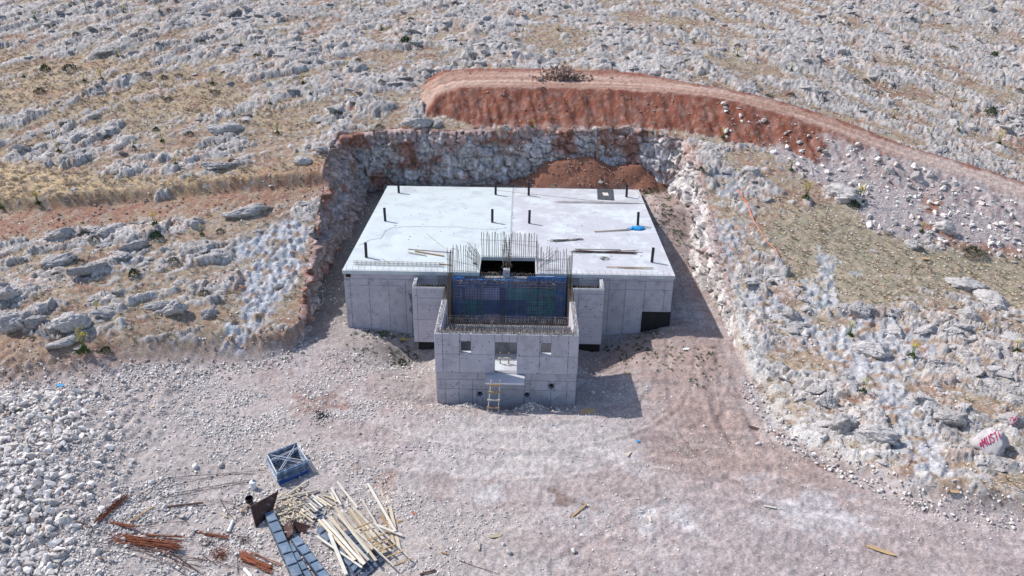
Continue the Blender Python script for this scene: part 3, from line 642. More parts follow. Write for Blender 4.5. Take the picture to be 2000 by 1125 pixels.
score = np.where(iv & (w_ > 0), scl[:, 0]*scl[:, 2]/w_**2, 0); order = np.argsort(-score); big = order[:290]; rest = order[290:]
for k, i in enumerate(big):
    o = link('limestone_rock', BM_[k % 10]); o.location = (x[i], y[i], z[i]); o.rotation_euler = rot[i]; o.scale = scl[i]
    zn = zone(px_[i], py_[i]); tag(o, 'weathered grey limestone rock, '+zn, 'rock', 'rocks, '+zn)
scatter('hillside_rocks', np.stack([x, y, z], 1)[rest], rot[rest], scl[rest], proto_collection('rock_kinds', BS_), 8)
print('boulders', len(rest))
# ---- rubble and gravel
def stones(name, x, y, smin, smax, pw, kinds, nk, coll, bury=.1, seed=1):
    z = samp(ZZ, x, y); s_ = smin+(smax-smin)*rng.random(len(x))**pw
    scl = s_[:, None]*rng.uniform(.75, 1.25, (len(x), 3)); rot = np.stack([rng.normal(0, .5, len(x)), rng.normal(0, .5, len(x)), rng.random(len(x))*6.28], 1)
    z = z+scl[:, 2]*(.3-bury); P = np.stack([x, y, z], 1); return P, rot, scl
CST = proto_collection('stone_kinds', ST_); CSR = proto_collection('red_stone_kinds', SR_)
x, y = rand_pts(620000, -200, 200, -34, 21); k = np.abs(x) < 34; x, y = x[k], y[k]; nat = samp(INFO['nat'], x, y); hl = samp(INFO['heapl'], x, y)
lp = samp(CC[..., 0]-CC[..., 2], x, y)
patch = fbm(x/4, y/3, 90, 3)
left = ss(2, -8, x+.3*(y+15)); keep = (nat < .3) & ~bld(x, y, .15) & (rng.random(len(x)) < .12+.62*left*ss(-4, -8, y)+.25*ss(-17, -22, y)*ss(12, 0, x)+.22*ss(-.1, .5, patch))
keep &= rng.random(len(x)) < (.12+.88*ss(-.3, .35, patch+.35*perlin(x/1.1, y/1.1, 95)))*(.45+.55*ss(0, -12, x))
x, y = x[keep], y[keep]
P_, r_, s_ = stones('gravel', x, y, .014, .09, 2.6, ST_, 8, CST); s_ = s_*(1+.5*ss(0, -12, x))[:, None]; scatter('gravel', P_, r_, s_, CST, 8, 2); print('gravel', len(P_))
# pile of bigger stones at the left edge, plus the stony feet of the banks
x, y = rand_pts(230000, -200, 200, -34, 18); k = np.abs(x) < 34; x, y = x[k], y[k]; pxx = None
iv, w_, px_, py_ = in_view(x, y, samp(ZZ, x, y), 400)
edge_l = px_ < 150-.12*(py_-760)+55*perlin(x, y, 91)+rng.exponential(45, len(x))*(rng.random(len(x)) < .5); m1 = (py_ > 765) & edge_l
m1b = (py_ > 700) & (py_ < 800) & (px_ < 520) & (samp(INFO['nat'], x, y) < .9) & (py_ < 815-.16*px_) & (rng.random(len(x)) < .22)
sdv = samp(INFO['sd'], x, y); m2 = (sdv > -.8) & (sdv < .8) & (x > 10) & (y < -7) & (rng.random(len(x)) < .33)
m3 = (sdv > -.8) & (sdv < .1) & (y < -2) & (x < 0) & (rng.random(len(x)) < .3)
keep = (m1 & (rng.random(len(x)) < .62)) | m1b | m2 | m3; x, y = x[keep], y[keep]; cl = m1[keep]
P_, r_, s_ = stones('', x, y, .06, .31, 2.3, ST_, 8, CST, 0.); s_[~cl] *= .55
iv, w_, px_, py_ = in_view(P_[:, 0], P_[:, 1], P_[:, 2]); sc = np.where(iv & cl, s_[:, 0]*s_[:, 1]/w_**2, 0); order = np.argsort(-sc)
for k, i in enumerate(order[:200]):
    o = link('pale_stone', ST_[k % 8]); o.location = P_[i]; o.rotation_euler = r_[i]; o.scale = s_[i]*1.15
    zn = ['upper end', 'upper middle', 'middle', 'lower middle', 'bottom corner'][int(min(4, max(0, (py_[i]-760)//73)))]+(' beside the left picture edge' if px_[i] < 75 else ' on the yard side')
    tag(o, 'pale broken stone of the left heap, '+zn, 'stone', 'stone heap, '+zn)
scatter('stone_heap', P_[order[200:]], r_[order[200:]], s_[order[200:]], CST, 8, 3); print('heap', len(P_))
kx = order[200:][rng.random(len(order)-200) < .10]; scatter('stained_heap_stones', P_[kx]+rng.normal(0, .08, (len(kx), 3))*[1, 1, .3], r_[kx], s_[kx]*.9, CSR, 6, 11)
# rubble slope right of the fill, red scarp rubble, stones on the fill, heaps behind the building
x, y = rand_pts(150000, -200, 200, -14, 60); rb = samp(INFO['rub_r'], x, y); rl = samp(INFO['rubble_l'], x, y); rd = samp(INFO['redlow'], x, y); be = samp(INFO['berm'], x, y); dd = samp(INFO['d'], x, y)
q = rng.random(len(x)); g0 = (rb > .4) & (q < .42) & (dd < -.4) | (be > .5) & (x > 19) & (dd < -.6) & (q < .3)
P_, r_, s_ = stones('', x[g0], y[g0], .05, .36, 4.2, 0, 0, 0, .0)
iv, w_, px_, py_ = in_view(P_[:, 0], P_[:, 1], P_[:, 2]); order = np.argsort(-np.where(iv, s_[:, 0]*s_[:, 1]/w_**2, 0))
for k, i in enumerate(order[:90]):
    o = link('rubble_block', ST_[k % 8]); o.location = P_[i]; o.rotation_euler = r_[i]; o.scale = s_[i]*1.2
    zn = ['below the red fill', 'just above the big grey boulder', 'middle part', 'lower part', 'right edge'][int(min(4, max(0, (px_[i]-1500)//105)))]
    tag(o, 'pale rubble block on the stony bank, '+zn, 'stone', 'stony bank blocks, '+zn)
scatter('bank_rubble', P_[order[90:]], r_[order[90:]], s_[order[90:]], CST, 8, 4)
hp = 0*x
for cx, cy, r1, r2, h in HEAPS: hp = np.maximum(hp, np.clip(1.25-np.hypot((x-cx)/r1, (y-cy)/r2), 0, 1))
g1 = (rl > .3) & (q < .25) | (rd > .4) & (q < .10) | (be > .5) & (x < 21) & (dd < -.2) & (q < .05+.12*(fbm(x/3, y/3, 92, 2) > .1)) | (be > .5) & (dd > 0) & (q < .01) | (hp > .12) & (y < 22.6) & (y > 20.3) & (q < .9)
P_, r_, s_ = stones('', x[g1], y[g1], .035, .19, 3.2, 0, 0, 0, .0); scatter('red_rubble', P_, r_, s_, CSR, 6, 5); print('redrub', len(P_))
x, y = rand_pts(120000, -200, 200, -30, 60); nat = samp(INFO['nat'], x, y); be = samp(INFO['berm'], x, y)
k = (nat > .7) & (be < .2) & (rng.random(len(x)) < .22); P_, r_, s_ = stones('', x[k], y[k], .03, .15, 2.6, 0, 0, 0, .1); scatter('loose_stones', P_, r_, s_, CST, 8, 6)
# heap of dark red clods on the upper road
clod = []
for i in range(420):
    a, b = rng.normal(0, 1, 2); px, py = 1098+a*27, 160-abs(b)*7; q = spot(px, py); r0 = math.exp(-a*a*.6)
    clod.append((q.x, q.y+abs(rng.normal())*.3, q.z+r0*rng.random()*1.1, a))
clod = np.array(clod); s_ = .08+.26*rng.random(len(clod))**2
tag(scatter('clod_heap', clod[:, :3], rng.random((len(clod), 3))*6, s_[:, None]*np.ones((1, 3)), CSR, 6, 7))
cm = proto_collection('x', [])
# rubble at the foot of the entrance block
fx = np.concatenate([rng.normal(1.7, .45, 130), rng.normal(-2.0, .5, 110), rng.uniform(-4.3, 4.4, 150), rng.uniform(-8, -4.4, 120), rng.uniform(4.6, 6.5, 50)])
fy = np.concatenate([rng.normal(-9.7, .28, 130), rng.normal(-9.7, .28, 110), rng.uniform(-10, -9.1, 150), rng.uniform(-7, -2.4, 120), rng.uniform(-5, -2.5, 50)])
k = ~bld(fx, fy, .02); P_, r_, s_ = stones('', fx[k], fy[k], .03, .19, 2.5, 0, 0, 0, 0.); scatter('foot_rubble', P_, r_, s_, CST, 8, 8)

# ---- grass
GR = proto_collection('grass_kinds', [tuft(k, 26, .26, .16, M['grass']) for k in range(4)]+[tuft(k+6, 26, .22, .18, M['grassgrey']) for k in range(3)])
GG = proto_collection('green_kinds', [tuft(k+20, 22, .2, .14, M['green'], .016) for k in range(3)])
x, y = rand_pts(230000, -200, 200, -30, 64); nat = samp(INFO['nat'], x, y); be = samp(INFO['berm'], x, y); rk = samp(INFO['rock'], x, y); cov = samp(INFO['cover'], x, y)
bn = samp(np.maximum(INFO['bench'], np.maximum(INFO['grassband']*.7, INFO['grassr'])), x, y); gr_ = samp(INFO['grassr'], x, y); no = samp(np.maximum(INFO['rub_r'], np.maximum(INFO['rubble_l'], np.maximum(INFO['dust'], INFO['redlow']*.7))), x, y); sdv = samp(INFO['sd'], x, y)
pa = fbm(x/3, y/2.2, 93, 3)
k = (nat > .9) & (be < .1) & (sdv > .3) & (rk < .5) & (rng.random(len(x)) < (.5+.8*(perlin(x/1.4, y/1.1, 96) > 0))*(.10+.30*ss(-.3, .5, pa)+.6*bn)*(1-no)*(1-.45*gr_))
x, y = x[k], y[k]; z = samp(ZZ, x, y); s_ = rng.uniform(.35, 1.0, len(x))
scatter('dry_grass', np.stack([x, y, z-.01], 1), np.stack([rng.normal(0, .15, len(x)), rng.normal(0, .15, len(x)), rng.random(len(x))*6.28], 1), np.stack([s_, s_, s_*rng.uniform(.4, .85, len(x))], 1), GR, 7, 9); print('grass', len(x))
gp = []
for cx, cy, sx, sy, n in ((1300, 410, 16, 22, 90), (1275, 375, 12, 6, 40), (1330, 460, 12, 15, 40), (1230, 690, 25, 12, 40), (1310, 700, 35, 14, 40), (1260, 650, 12, 8, 50), (760, 652, 35, 7, 110), (790, 700, 12, 14, 40), (720, 690, 25, 10, 25), (930, 356, 25, 3, 60), (1385, 690, 15, 15, 14), (1360, 745, 20, 12, 10), (20, 805, 14, 4, 30)):
    for i in range(n):
        q = spot(cx+rng.normal()*sx, cy+rng.normal()*sy)
        if not bld(np.array([q.x]), np.array([q.y]), .1)[0] and q.z < 1: gp.append(q[:])
gp = np.array(gp); s_ = rng.uniform(.35, .8, len(gp)); scatter('green_grass', gp, np.stack([0*s_, 0*s_, rng.random(len(gp))*6.28], 1), np.stack([s_, s_, s_], 1), GG, 3, 10)

# ---- shrubs and flowering plants: each a thing
cush = [leafball('cushion_shrub', k, 420, .36, .26, .07, M['dark']) for k in range(3)]
bush = [leafball('green_bush', k+5, 420, .36, .42, .10, M['darkgreen'], .4) for k in range(3)]
pale = [leafball('pale_cushion', k+9, 260, .22, .2, .06, M['grassgrey']) for k in range(2)]
def put(px, py): q = spot(px, py); return q
CL = 'small dull cushion shrub dotted over the rocky hillside'
for i, (px, py, s) in enumerate([(97, 28, 1), (142, 10, .8), (213, 61, .8), (330, 25, .8), (280, 62, .9), (137, 137, 1.5), (150, 75, 1), (285, 150, 1), (250, 150, .8), (320, 152, .9), (78, 180, 1.2), (395, 85, .8), (430, 65, .8), (420, 182, .9), (500, 110, .8), (560, 80, .7),
                                 (515, 128, .7), (330, 195, .7), (600, 165, .7), (455, 318, .9), (440, 297, .8), (660, 228, 1.1), (350, 150, .7), (170, 458, .9), (185, 475, 1), (430, 453, .8), (130, 500, 0.9), (160, 520, .8), (110, 540, .7), (340, 515, .8), (400, 575, .7),
                                 (740, 250, .9), (765, 262, .9), (745, 170, .8), (700, 120, .7), (870, 60, .8), (1060, 175, .7), (1010, 80, .7), (1440, 95, .8), (1500, 190, .8), (1600, 85, .7), (1545, 188, .9), (1690, 160, .8), (1860, 100, .8), (1940, 60, .7), (1900, 496, 1.6), (1180, 95, .7),
                                 (1250, 60, .7), (1330, 130, .8), (1780, 120, .7), (1640, 50, .7), (1990, 180, .8), (1390, 40, .6), (930, 120, .6), (820, 95, .7), (480, 240, .7), (210, 270, .8), (60, 290, .7), (370, 262, .7), (250, 330, .6)]):
    o = link('cushion_shrub', cush[i % 3]); q = put(px, py); o.location = q-Vector((0, 0, .03)); o.rotation_euler[2] = i; o.scale = [s*random.uniform(1.2, 1.8)]*2+[s*1.35]
    tag(o, 'widest grey green cushion shrub, in the dry grass at the right side' if px == 1900 else 'small dark cushion shrub, '+zone(px, py), 'shrub', None if px == 1900 else 'cushion shrubs, '+zone(px, py))
for i, (px, py, s, lab) in enumerate([(88, 137, 1.3, 'green bush in the golden grass band near the upper left'), (793, 88, 2.0, 'tall green bush among the rocks, top centre'), (1935, 225, 1.6, 'low dark green bush on the far right hillside'), (307, 468, 1.3, 'dark green bush among rocks on the middle left slope'), (262, 540, 1.1, 'green bush between rocks below the dark bush, left slope'),
                                      (1368, 345, .8, 'small dark bush at the top of the right rock face'), (1225, 122, .6, 'small dark bush beside a rock above the upper road'), (1940, 115, 1.1, 'sparse green bush near the right edge of the hillside'), (305, 254, .8, 'small blue green bush left of centre on the rocky hillside'), (208, 688, .9, 'small green plant at the lower edge of the left slope'),
                                      (785, 712, .9, 'leafy green weed in the hollow left of the entrance block'), (1668, 405, 1.3, 'green bush beneath a yellow flowering plant by the big right boulder')]):
    o = link('green_bush', bush[i % 3]); q = put(px, py); o.location = q-Vector((0, 0, .03)); o.scale = (s, s, s); o.rotation_euler[2] = i; tag(o, lab, 'bush')
for i, (px, py) in enumerate([(130, 55), (146, 360), (167, 340), (290, 352), (5, 360), (30, 352), (60, 380), (410, 100), (165, 185)]):
    o = link('pale_cushion', pale[i % 2]); o.location = put(px, py); o.scale = (1.2, 1.2, 1.2); tag(o, 'small pale grey green cushion plant in the dry grass on the left', 'plant', 'pale cushion plants')
# yellow flowering stalk
def flower(k):
    r = random.Random(k); st = MB(); fl_ = []
    for i in range(5):
        a = r.uniform(0, 6.28); t = Vector((math.cos(a)*.14, math.sin(a)*.14, r.uniform(.7, 1.05))); st.tube([(0, 0, 0), (t.x*.4, t.y*.4, t.z*.5), t], [.018, .014, .008], 4); fl_.append(t)
    return st, fl_
stems = []
for k in range(2):
    st, fl_ = flower(k); me = new_mesh('stem', st.v, st.f); me.materials.append(M['green']); r = np.random.default_rng(k); V_ = []; F_ = []
    for t in fl_:
        for i in range(26):
            p = np.array(t)+r.normal(size=3)*[.07, .07, .10]; d = r.normal(size=3)*.035; e2 = r.normal(size=3)*.035; b = len(V_); V_ += [p, p+d, p+e2]; F_.append((b, b+1, b+2))
    m2 = new_mesh('blossom', np.array(V_), np.array(F_)); m2.materials.append(M['flower'])
    m3 = leafball('leaves', 40+k, 90, .2, .22, .14, M['green'], .5); stems.append((me, m2, m3))
for i, (px, py, s) in enumerate([(170, 25, 1.2), (243, 30, 1.2), (70, 45, .9), (313, 30, 1), (47, 152, .9), (165, 160, .9), (200, 162, 1.2), (230, 112, .9), (415, 165, 1.1), (592, 165, 1.1), (607, 190, .9), (472, 92, 1), (528, 205, .9), (542, 262, 1.1), (317, 277, 1), (115, 298, 1), (262, 292, .8), (345, 328, 1.0),
                                 (75, 400, 1.2), (4, 410, 1), (305, 452, 1.2), (165, 690, 1.7), (190, 615, .9), (395, 460, .9), (705, 25, .8), (745, 60, .8), (680, 140, .8), (900, 90, .8), (1090, 60, .8), (1330, 60, .8), (1440, 110, .9), (1545, 140, .9), (1355, 85, .8), (1490, 60, .7), (1745, 235, .9), (1412, 272, 1.0), (1545, 335, 1), (1573, 395, 1.5), (1680, 398, 1.7), (1950, 285, 1.4), (1870, 260, 1.), (1800, 455, 1.), (1660, 655, 1.2), (1685, 770, 1), (1985, 690, 1), (1780, 700, 1.2), (1870, 30, .9), (1620, 50, .8), (1820, 35, .8), (1040, 250, .8), (800, 50, .8)]):
    q = put(px, py); o = empty('flowering_plant', q, 'tall yellow flowering stalk, '+zone(px, py), 'plant', 'yellow plants, '+zone(px, py)); o.scale = (s*.9, s*.9, s*.9); o.rotation_euler[2] = i
    if px == 165 and py == 690: tag(o, 'bushy yellow flowering plant at the foot of the left slope'); del o['group']
    a, b, c = stems[i % 2]; link('stem', a, None, o); link('blossom', b, None, o); link('leaves', c, None, o)

# ------------------------------------------------------------------ the unfinished concrete building
BL = empty('concrete_building', (0, 0, 0), 'unfinished grey concrete building with a wide flat roof slab and an open entrance block', 'building')
def px_x(px, py, Y): return float(GY(px, py, Y)[0])
def px_z(px, py, Y): return float(GY(px, py, Y)[2])
def panels(Y, xs, zs, holes, mt, depth=.022, gap=.016, y_back=.30, core=True, pname='wall_panel'):
    """cast bays between joint lines, each proud of the core; holes are left open"""
    xs = sorted(set(round(a, 3) for a in xs+[h[0] for h in holes]+[h[1] for h in holes])); zs = sorted(set(round(a, 3) for a in zs+[h[2] for h in holes]+[h[3] for h in holes]))
    def hole(x, z): return any(h[0] < x < h[1] and h[2] < z < h[3] for h in holes)
    cm_ = MB()
    for i in range(len(xs)-1):
        run_ = None
        for j in range(len(zs)-1):
            cx, cz = (xs[i]+xs[i+1])/2, (zs[j]+zs[j+1])/2
            if hole(cx, cz):
                if run_ is not None: cm_.box(xs[i], xs[i+1], Y+depth, Y+y_back, run_, zs[j]); run_ = None
                continue
            if run_ is None: run_ = zs[j]
        if run_ is not None: cm_.box(xs[i], xs[i+1], Y+depth, Y+y_back, run_, zs[-1])
    if core: cm_.build('wall', M['concdark'], BL)
    return xs, zs, hole
def bays(rects, Y, mt, depth=.03, gap=.009, name='wall_panel'):
    for x0, x1, z0, z1 in rects:
        if x1-x0 < .06 or z1-z0 < .06: continue
        j = random.uniform(-.004, .004); b = MB(); g = gap; c = .012
        a0, a1, b0, b1 = x0+g, x1-g, z0+g, z1-g; yb = Y+depth; yf = Y+j
        b.add([(a0, yb, b0), (a1, yb, b0), (a1, yb, b1), (a0, yb, b1), (a0+c, yf, b0+c), (a1-c, yf, b0+c), (a1-c, yf, b1-c), (a0+c, yf, b1-c)],
              [(4, 5, 6, 7), (0, 1, 5, 4), (1, 2, 6, 5), (2, 3, 7, 6), (3, 0, 4, 7)])
        b.build(name, mt, BL)
def holes_mesh(pts, Y, name='tie_holes', parent=None):  # flat black discs paint the dark of the tie holes
    b = MB()
    for x, z in pts:
        r = random.uniform(.022, .04); b.add([(x+math.cos(t)*r, Y-.006, z+math.sin(t)*r) for t in np.linspace(0, 6.283, 7)[:-1]], [(0, 1, 2, 3, 4, 5)])
    o = b.build(name, M['black'], parent or BL); tag(o, kind='stuff')
# main front wall (plane Y = 0.12, slab edge at Y = 0)
YW = .12
lx = [-11.45]+[px_x(a, 600, YW) for a in (687, 723.5, 760.8, 793.7, 812)]; rx = [px_x(a, 600, YW) for a in (1172, 1187, 1219, 1256.5, 1295)]+[11.45]
zt, zb = -.26, -6.2
zl = [zt, px_z(740, 540, YW), px_z(740, 557, YW), zb]
wl = MB(); wl.box(-11.45, -3.9, YW+.03, YW+.4, zb, zt); wl.box(3.9, 11.45, YW+.03, YW+.4, zb, zt); wl.box(-3.9, -2.0, YW+.03, YW+.4, zb, -.3); wl.box(1.9, 3.9, YW+.03, YW+.4, zb, -.3); wl.box(-2.0, 1.9, YW+.03, YW+.4, zb, -.45)
wl.box(-11.45, -11.1, YW+.4, 20, zb, zt); wl.box(11.1, 11.45, YW+.4, 20, zb, zt); wl.box(-11.1, 11.1, 19.7, 20, zb, zt); wl.build('wall', M['concdark'], BL)
z1 = px_z(740, 545, YW); z2 = px_z(740, 557.5, YW)
rc = [(-11.45, lx[1], z1, zt)]
for a, b in zip([548, 581, 613], [581, 613, 650]): rc.append((lx[0], lx[1], px_z(687, b, YW) if b < 650 else zb, px_z(687, a, YW)))
for i in range(1, 5): rc += [(lx[i], lx[i+1], z2, z1), (lx[i], lx[i+1], zb, z2)]
rc += [(lx[1], lx[5], z1, zt)]
rc += [(lx[5], -4.9, zb, z1), (lx[5], -4.9, z1, zt)]
bays(rc, YW, M['conclow'])
zr = px_z(1240, 566, YW); zr1 = px_z(1240, 549, YW); rc = [(4.9, rx[0], zb, zr1), (rx[0], rx[1], zb, zr1), (4.9, rx[5], zr1, zt)]
zbit = px_z(1280, 609, YW); xbit = px_x(1253, 620, YW)
for i in range(1, 5): rc += [(rx[i], rx[i+1], zr, zr1), (rx[i], rx[i+1], zb, zr)]
bays(rc, YW, M['conclow'])
b = MB().box(xbit, 11.47, YW-.03, YW+.02, zb, zbit); o = b.build('bitumen_coat', M['black'], BL); o['label'] = 'black bitumen coat on the lower right corner of the wall'
b = MB().box(-11.30, -10.95, YW-.03, YW+.02, px_z(675, 541, YW), px_z(675, 532, YW)); b.build('painted_notch', M['black'], BL)  # black box on the wall paints the dark of a notch
holes_mesh([(lx[i]+random.uniform(-.03, .03), z) for i in range(1, 5) for z in (-1.0, -1.9, -2.7, -3.6, -4.2)]+[(rx[i], z) for i in range(2, 5) for z in (-.9, -1.5, -2.4, -3.3)]+[(random.uniform(-11, -7), random.uniform(-4, -.6)) for _ in range(16)]+[(random.uniform(7, 11), random.uniform(-3, -.6)) for _ in range(12)], YW)
# irregular dark grey patch beside the left shaft and step right of the right shaft
b = MB().add([(x, YW-.012, z) for x, z in [(-7.0, -1.7), (-6.75, -1.75), (-6.55, -2.3), (-6.45, -2.6), (-6.45, -4.8), (-6.85, -4.8), (-6.75, -3.4), (-7.0, -3.0), (-6.8, -2.6), (-6.9, -2.2)]], [tuple(range(10))]); b.build('damp_stain', mat('dark_grey_patch', (.20, .21, .24), .2, 3.), BL)
# roof slab: two casts with an open well between the pits
def slab(x0, x1, y0, y1, z0, z1): return (x0, x1, y0, y1, z0, z1)
WX0, WX1, WY1 = -2.0, 1.88, 2.9
a = MB().box(-11.5, -2.0, 0, WY1, -.25, 0).box(-11.5, -.012, WY1, 20, -.25, 0); sl_ = a.build('roof_slab', M['slabl'], BL); sl_['label'] = 'smooth bluish left half of the roof slab'
a = MB().box(1.88, 11.5, 0, WY1, -.25, 0).box(.012, 11.5, WY1, 20, -.25, 0); sr_ = a.build('roof_slab', M['slabr'], BL); sr_['label'] = 'rougher pinkish right half of the roof slab'
# screed lip along the wandering pour line of the left half
def ribbon(pts, w, h, z=0.0):
    v = []; 
    for i, (x, y) in enumerate(pts): v += [(x, y-w*random.uniform(.6, 1.5), z+.003), (x, y, z+h*random.uniform(.5, 1.2)), (x, y+w*2*random.uniform(.5, 1.4), z+.003)]
    f = [(3*i+k, 3*i+3+k, 3*i+4+k, 3*i+1+k) for i in range(len(pts)-1) for k in (0, 1)]; return v, f
pp = [(700, 480), (725, 468), (745, 465), (752, 452), (765, 445), (785, 443.5), (815, 442.5), (850, 443), (890, 443), (930, 447), (965, 448.5), (992, 444)]
pw = [GZ(a, b, 0)[:2] for a, b in pp]; dn = []
for (a, b), (c, d) in zip(pw[:-1], pw[1:]):
    for t in np.arange(0, 1, .08): dn.append((a+(c-a)*t, b+(d-b)*t+random.uniform(-.05, .05)))
v, f = ribbon(dn, .07, .03); MB().add(v, f).build('pour_ridge', mat('rough_screed_edge', (.45, .46, .49), .2, 6., bump=.8), BL)
dn = [(.0+random.uniform(-.04, .04), 3+i*.14) for i in range(121)]
v = []
for x, y in dn: v += [(x-.05*random.random(), y, .004), (x, y, .02), (x+.03+.12*random.random(), y, .004)]
f = [(3*i+k, 3*i+1+k, 3*i+4+k, 3*i+3+k) for i in range(len(dn)-1) for k in (0, 1)]
MB().add(v, f).build('pour_ridge', mat('crumbly_joint', (.36, .37, .41), .25, 7., bump=.9), BL)
# the lumpy band on the right half
pv = MB()
for i in range(260):
    y = random.uniform(3.2, 19.5); x = 5.1-.02*(y-10)+random.gauss(0, .42)+.5*math.sin(y*.5); r = random.uniform(.03, .13)
    pts = [(x+math.cos(t)*r*random.uniform(.6, 1.6), y+math.sin(t)*r*random.uniform(.5, 1.2)) for t in np.linspace(0, 6.283, 8)[:-1]]
    pv.add([(a, b, .002) for a, b in pts]+[(x, y, r*.28)], [(k, (k+1) % 7, 7) for k in range(7)])
tag(pv.build('screed_lumps', M['slabr'], BL), kind='stuff')
sp = MB()
for i in range(60):
    x, y = random.uniform(-11, 11), random.uniform(3.2, 19.6); r = random.uniform(.015, .05); sp.box(x-r, x+r*random.uniform(1, 3), y-r, y+r, .001, r*.5+.004)
tag(sp.build('roof_debris', M['concin'], BL), kind='stuff')
# well under the roof opening
MB().box(-11, 11, .6, 19.6, -5.2, -4.8).build('interior_floor', M['concin'], BL)
c_ = MB().box(-.36, .1, .22, .6, -4.5, .15); o = c_.build('column', M['rough'], BL)
# front block
YF, XL, XR, ZF = -8.94, -4.197, 4.371, -.12
dx0, dx1 = px_x(966.3, 690, YF), px_x(1009.5, 690, YF); dz1, dz0 = px_z(990, 669, YF), px_z(990, 731, YF)
HO = [(dx0, dx1, dz0, dz1), (px_x(899.5, 677, YF), px_x(919.5, 677, YF), px_z(910, 691, YF), px_z(910, 667, YF)), (px_x(1056.3, 680, YF), px_x(1077, 680, YF), px_z(1066, 694.5, YF), px_z(1066, 670.5, YF))]
vx = [XL]+[px_x(a, 690, YF) for a in (864.5, 897.7)]+[dx0, dx1]+[px_x(a, 690, YF) for a in (1054, 1109.8)]+[XR]
hz = px_z(930, 692.5, YF); zbrk = px_z(990, 729.5, YF); zbase = -5.6
def wallbox(x0, x1, z0, z1, hl, Y, th, mt, name='wall'):
    xs = sorted({x0, x1, *[h[0] for h in hl], *[h[1] for h in hl]}); b = MB()
    for i in range(len(xs)-1):
        cx = (xs[i]+xs[i+1])/2; hs = sorted([h for h in hl if h[0] < cx < h[1]], key=lambda h: h[2]); z = z0
        for h in hs:
            if h[2] > z: b.box(xs[i], xs[i+1], Y, Y+th, z, h[2])
            z = h[3]
        if z < z1: b.box(xs[i], xs[i+1], Y, Y+th, z, z1)
    return b.build(name, mt, BL)
wallbox(XL+.01, XR-.01, zbrk, ZF-.03, HO, YF+.03, .32, M['concdark'])
def cut_bays(xs, zs, hl):
    out = []
    for i in range(len(xs)-1):
        for j in range(len(zs)-1):
            rs = [(xs[i], xs[i+1], zs[j], zs[j+1])]
            for h in hl:
                nn = []
                for r in rs:
                    if h[0] >= r[1]-1e-3 or h[1] <= r[0]+1e-3 or h[2] >= r[3]-1e-3 or h[3] <= r[2]+1e-3: nn.append(r); continue
                    if h[0] > r[0]: nn.append((r[0], h[0], r[2], r[3]))
                    if h[1] < r[1]: nn.append((h[1], r[1], r[2], r[3]))
                    a, b = max(r[0], h[0]), min(r[1], h[1])
                    if h[3] < r[3]: nn.append((a, b, h[3], r[3]))
                    if h[2] > r[2]: nn.append((a, b, r[2], h[2]))
                rs = nn
            out += rs
    return out
top_l = px_z(900, 656, YF)
rc = cut_bays(vx[:4], [zbrk, hz, ZF], HO)+cut_bays([dx0, px_x(981, 660, YF), px_x(994.5, 660, YF), dx1], [dz1, ZF], [])+cut_bays(vx[4:], [zbrk, hz-.06, ZF], HO)
def merge_gap(rects, Y, mt): 
    # bays touching an opening keep tight to it; only true joints are open
    bays(rects, Y, mt, gap=.008)
merge_gap(rc, YF, M['conc'])
# lower part with round pipe openings
circ = [(px_x(937, 771, YF), px_z(937, 771, YF), .19), (px_x(1029, 773, YF), px_z(1029, 773, YF), .19), (px_x(1077, 755.5, YF), px_z(1077, 755.5, YF), .19)]
CH = [(x-r, x+r, z-r, z+r) for x, z, r in circ]
wallbox(XL+.06, XR-.06, zbase, zbrk, CH, YF+.08, .3, M['concdark'])
zband = px_z(900, 742, YF); zl2 = px_z(930, 761, YF)
lowx = [XL+.06]+[px_x(a, 765, YF) for a in (870.7, 896.5, 922.8, 949)]+[px_x(a, 765, YF) for a in (1025, 1035, 1076, 1107)]+[XR-.06]
rc = [(XL+.06, px_x(933, 735, YF), zband, zbrk), (px_x(933, 735, YF), px_x(949, 735, YF), zband, zbrk), (px_x(1025, 735, YF), px_x(1038, 735, YF), zband, zbrk), (px_x(1038, 735, YF), XR-.06, zband, zbrk)]
rc += cut_bays(lowx, [zbase, zl2, zband], CH)+cut_bays([lowx[4], lowx[5]], [zband, zbrk], [])
bays(rc, YF+.045, M['conclow'], gap=.009)
for x, z, r in circ:   # collar with a round mouth filling the square gap
    b = MB(); n = 20; o4 = [(-r, -r), (r, -r), (r, r), (-r, r)]; v = [(x+r*.98*math.cos(t), YF+.055, z+r*.98*math.sin(t)) for t in np.linspace(0, 2*math.pi, n+1)[:-1]]
    sq = [(x+max(-r, min(r, 1.5*r*math.cos(t))), YF+.055, z+max(-r, min(r, 1.5*r*math.sin(t)))) for t in np.linspace(0, 2*math.pi, n+1)[:-1]]
    bk = [(p[0], YF+.5, p[2]) for p in v]
    b.add(v+sq+bk, [(i, (i+1) % n, n+(i+1) % n, n+i) for i in range(n)]+[(i, 2*n+i, 2*n+(i+1) % n, (i+1) % n) for i in range(n)]); b.build('pipe_opening', M['conclow'], BL)
holes_mesh([(x, z) for x in vx[1:3]+vx[5:7] for z in (-.6, -1.3, hz, -2.2)]+[(random.uniform(XL+.2, dx0-.1), random.uniform(zbrk, ZF)) for _ in range(30)]+[(random.uniform(dx1+.1, XR-.2), random.uniform(zbrk, ZF)) for _ in range(30)], YF)
holes_mesh([(random.uniform(XL+.3, XR-.3), random.uniform(-4.8, zband)) for _ in range(34)], YF+.045)
# side walls of the block: sunlit inner right face, shaded inner left face
YE = -4.2
sw = MB().box(XL, XL+.34, YF+.35, YE, zbase, ZF-.02).box(XR-.34, XR, YF+.35, YE, zbase, ZF-.02).box(XL, XL+.34, YE, YW, zbase, -3.9).box(XR-.34, XR, YE, YW, zbase, -3.9); sw.build('side_wall', M['conc'], BL)
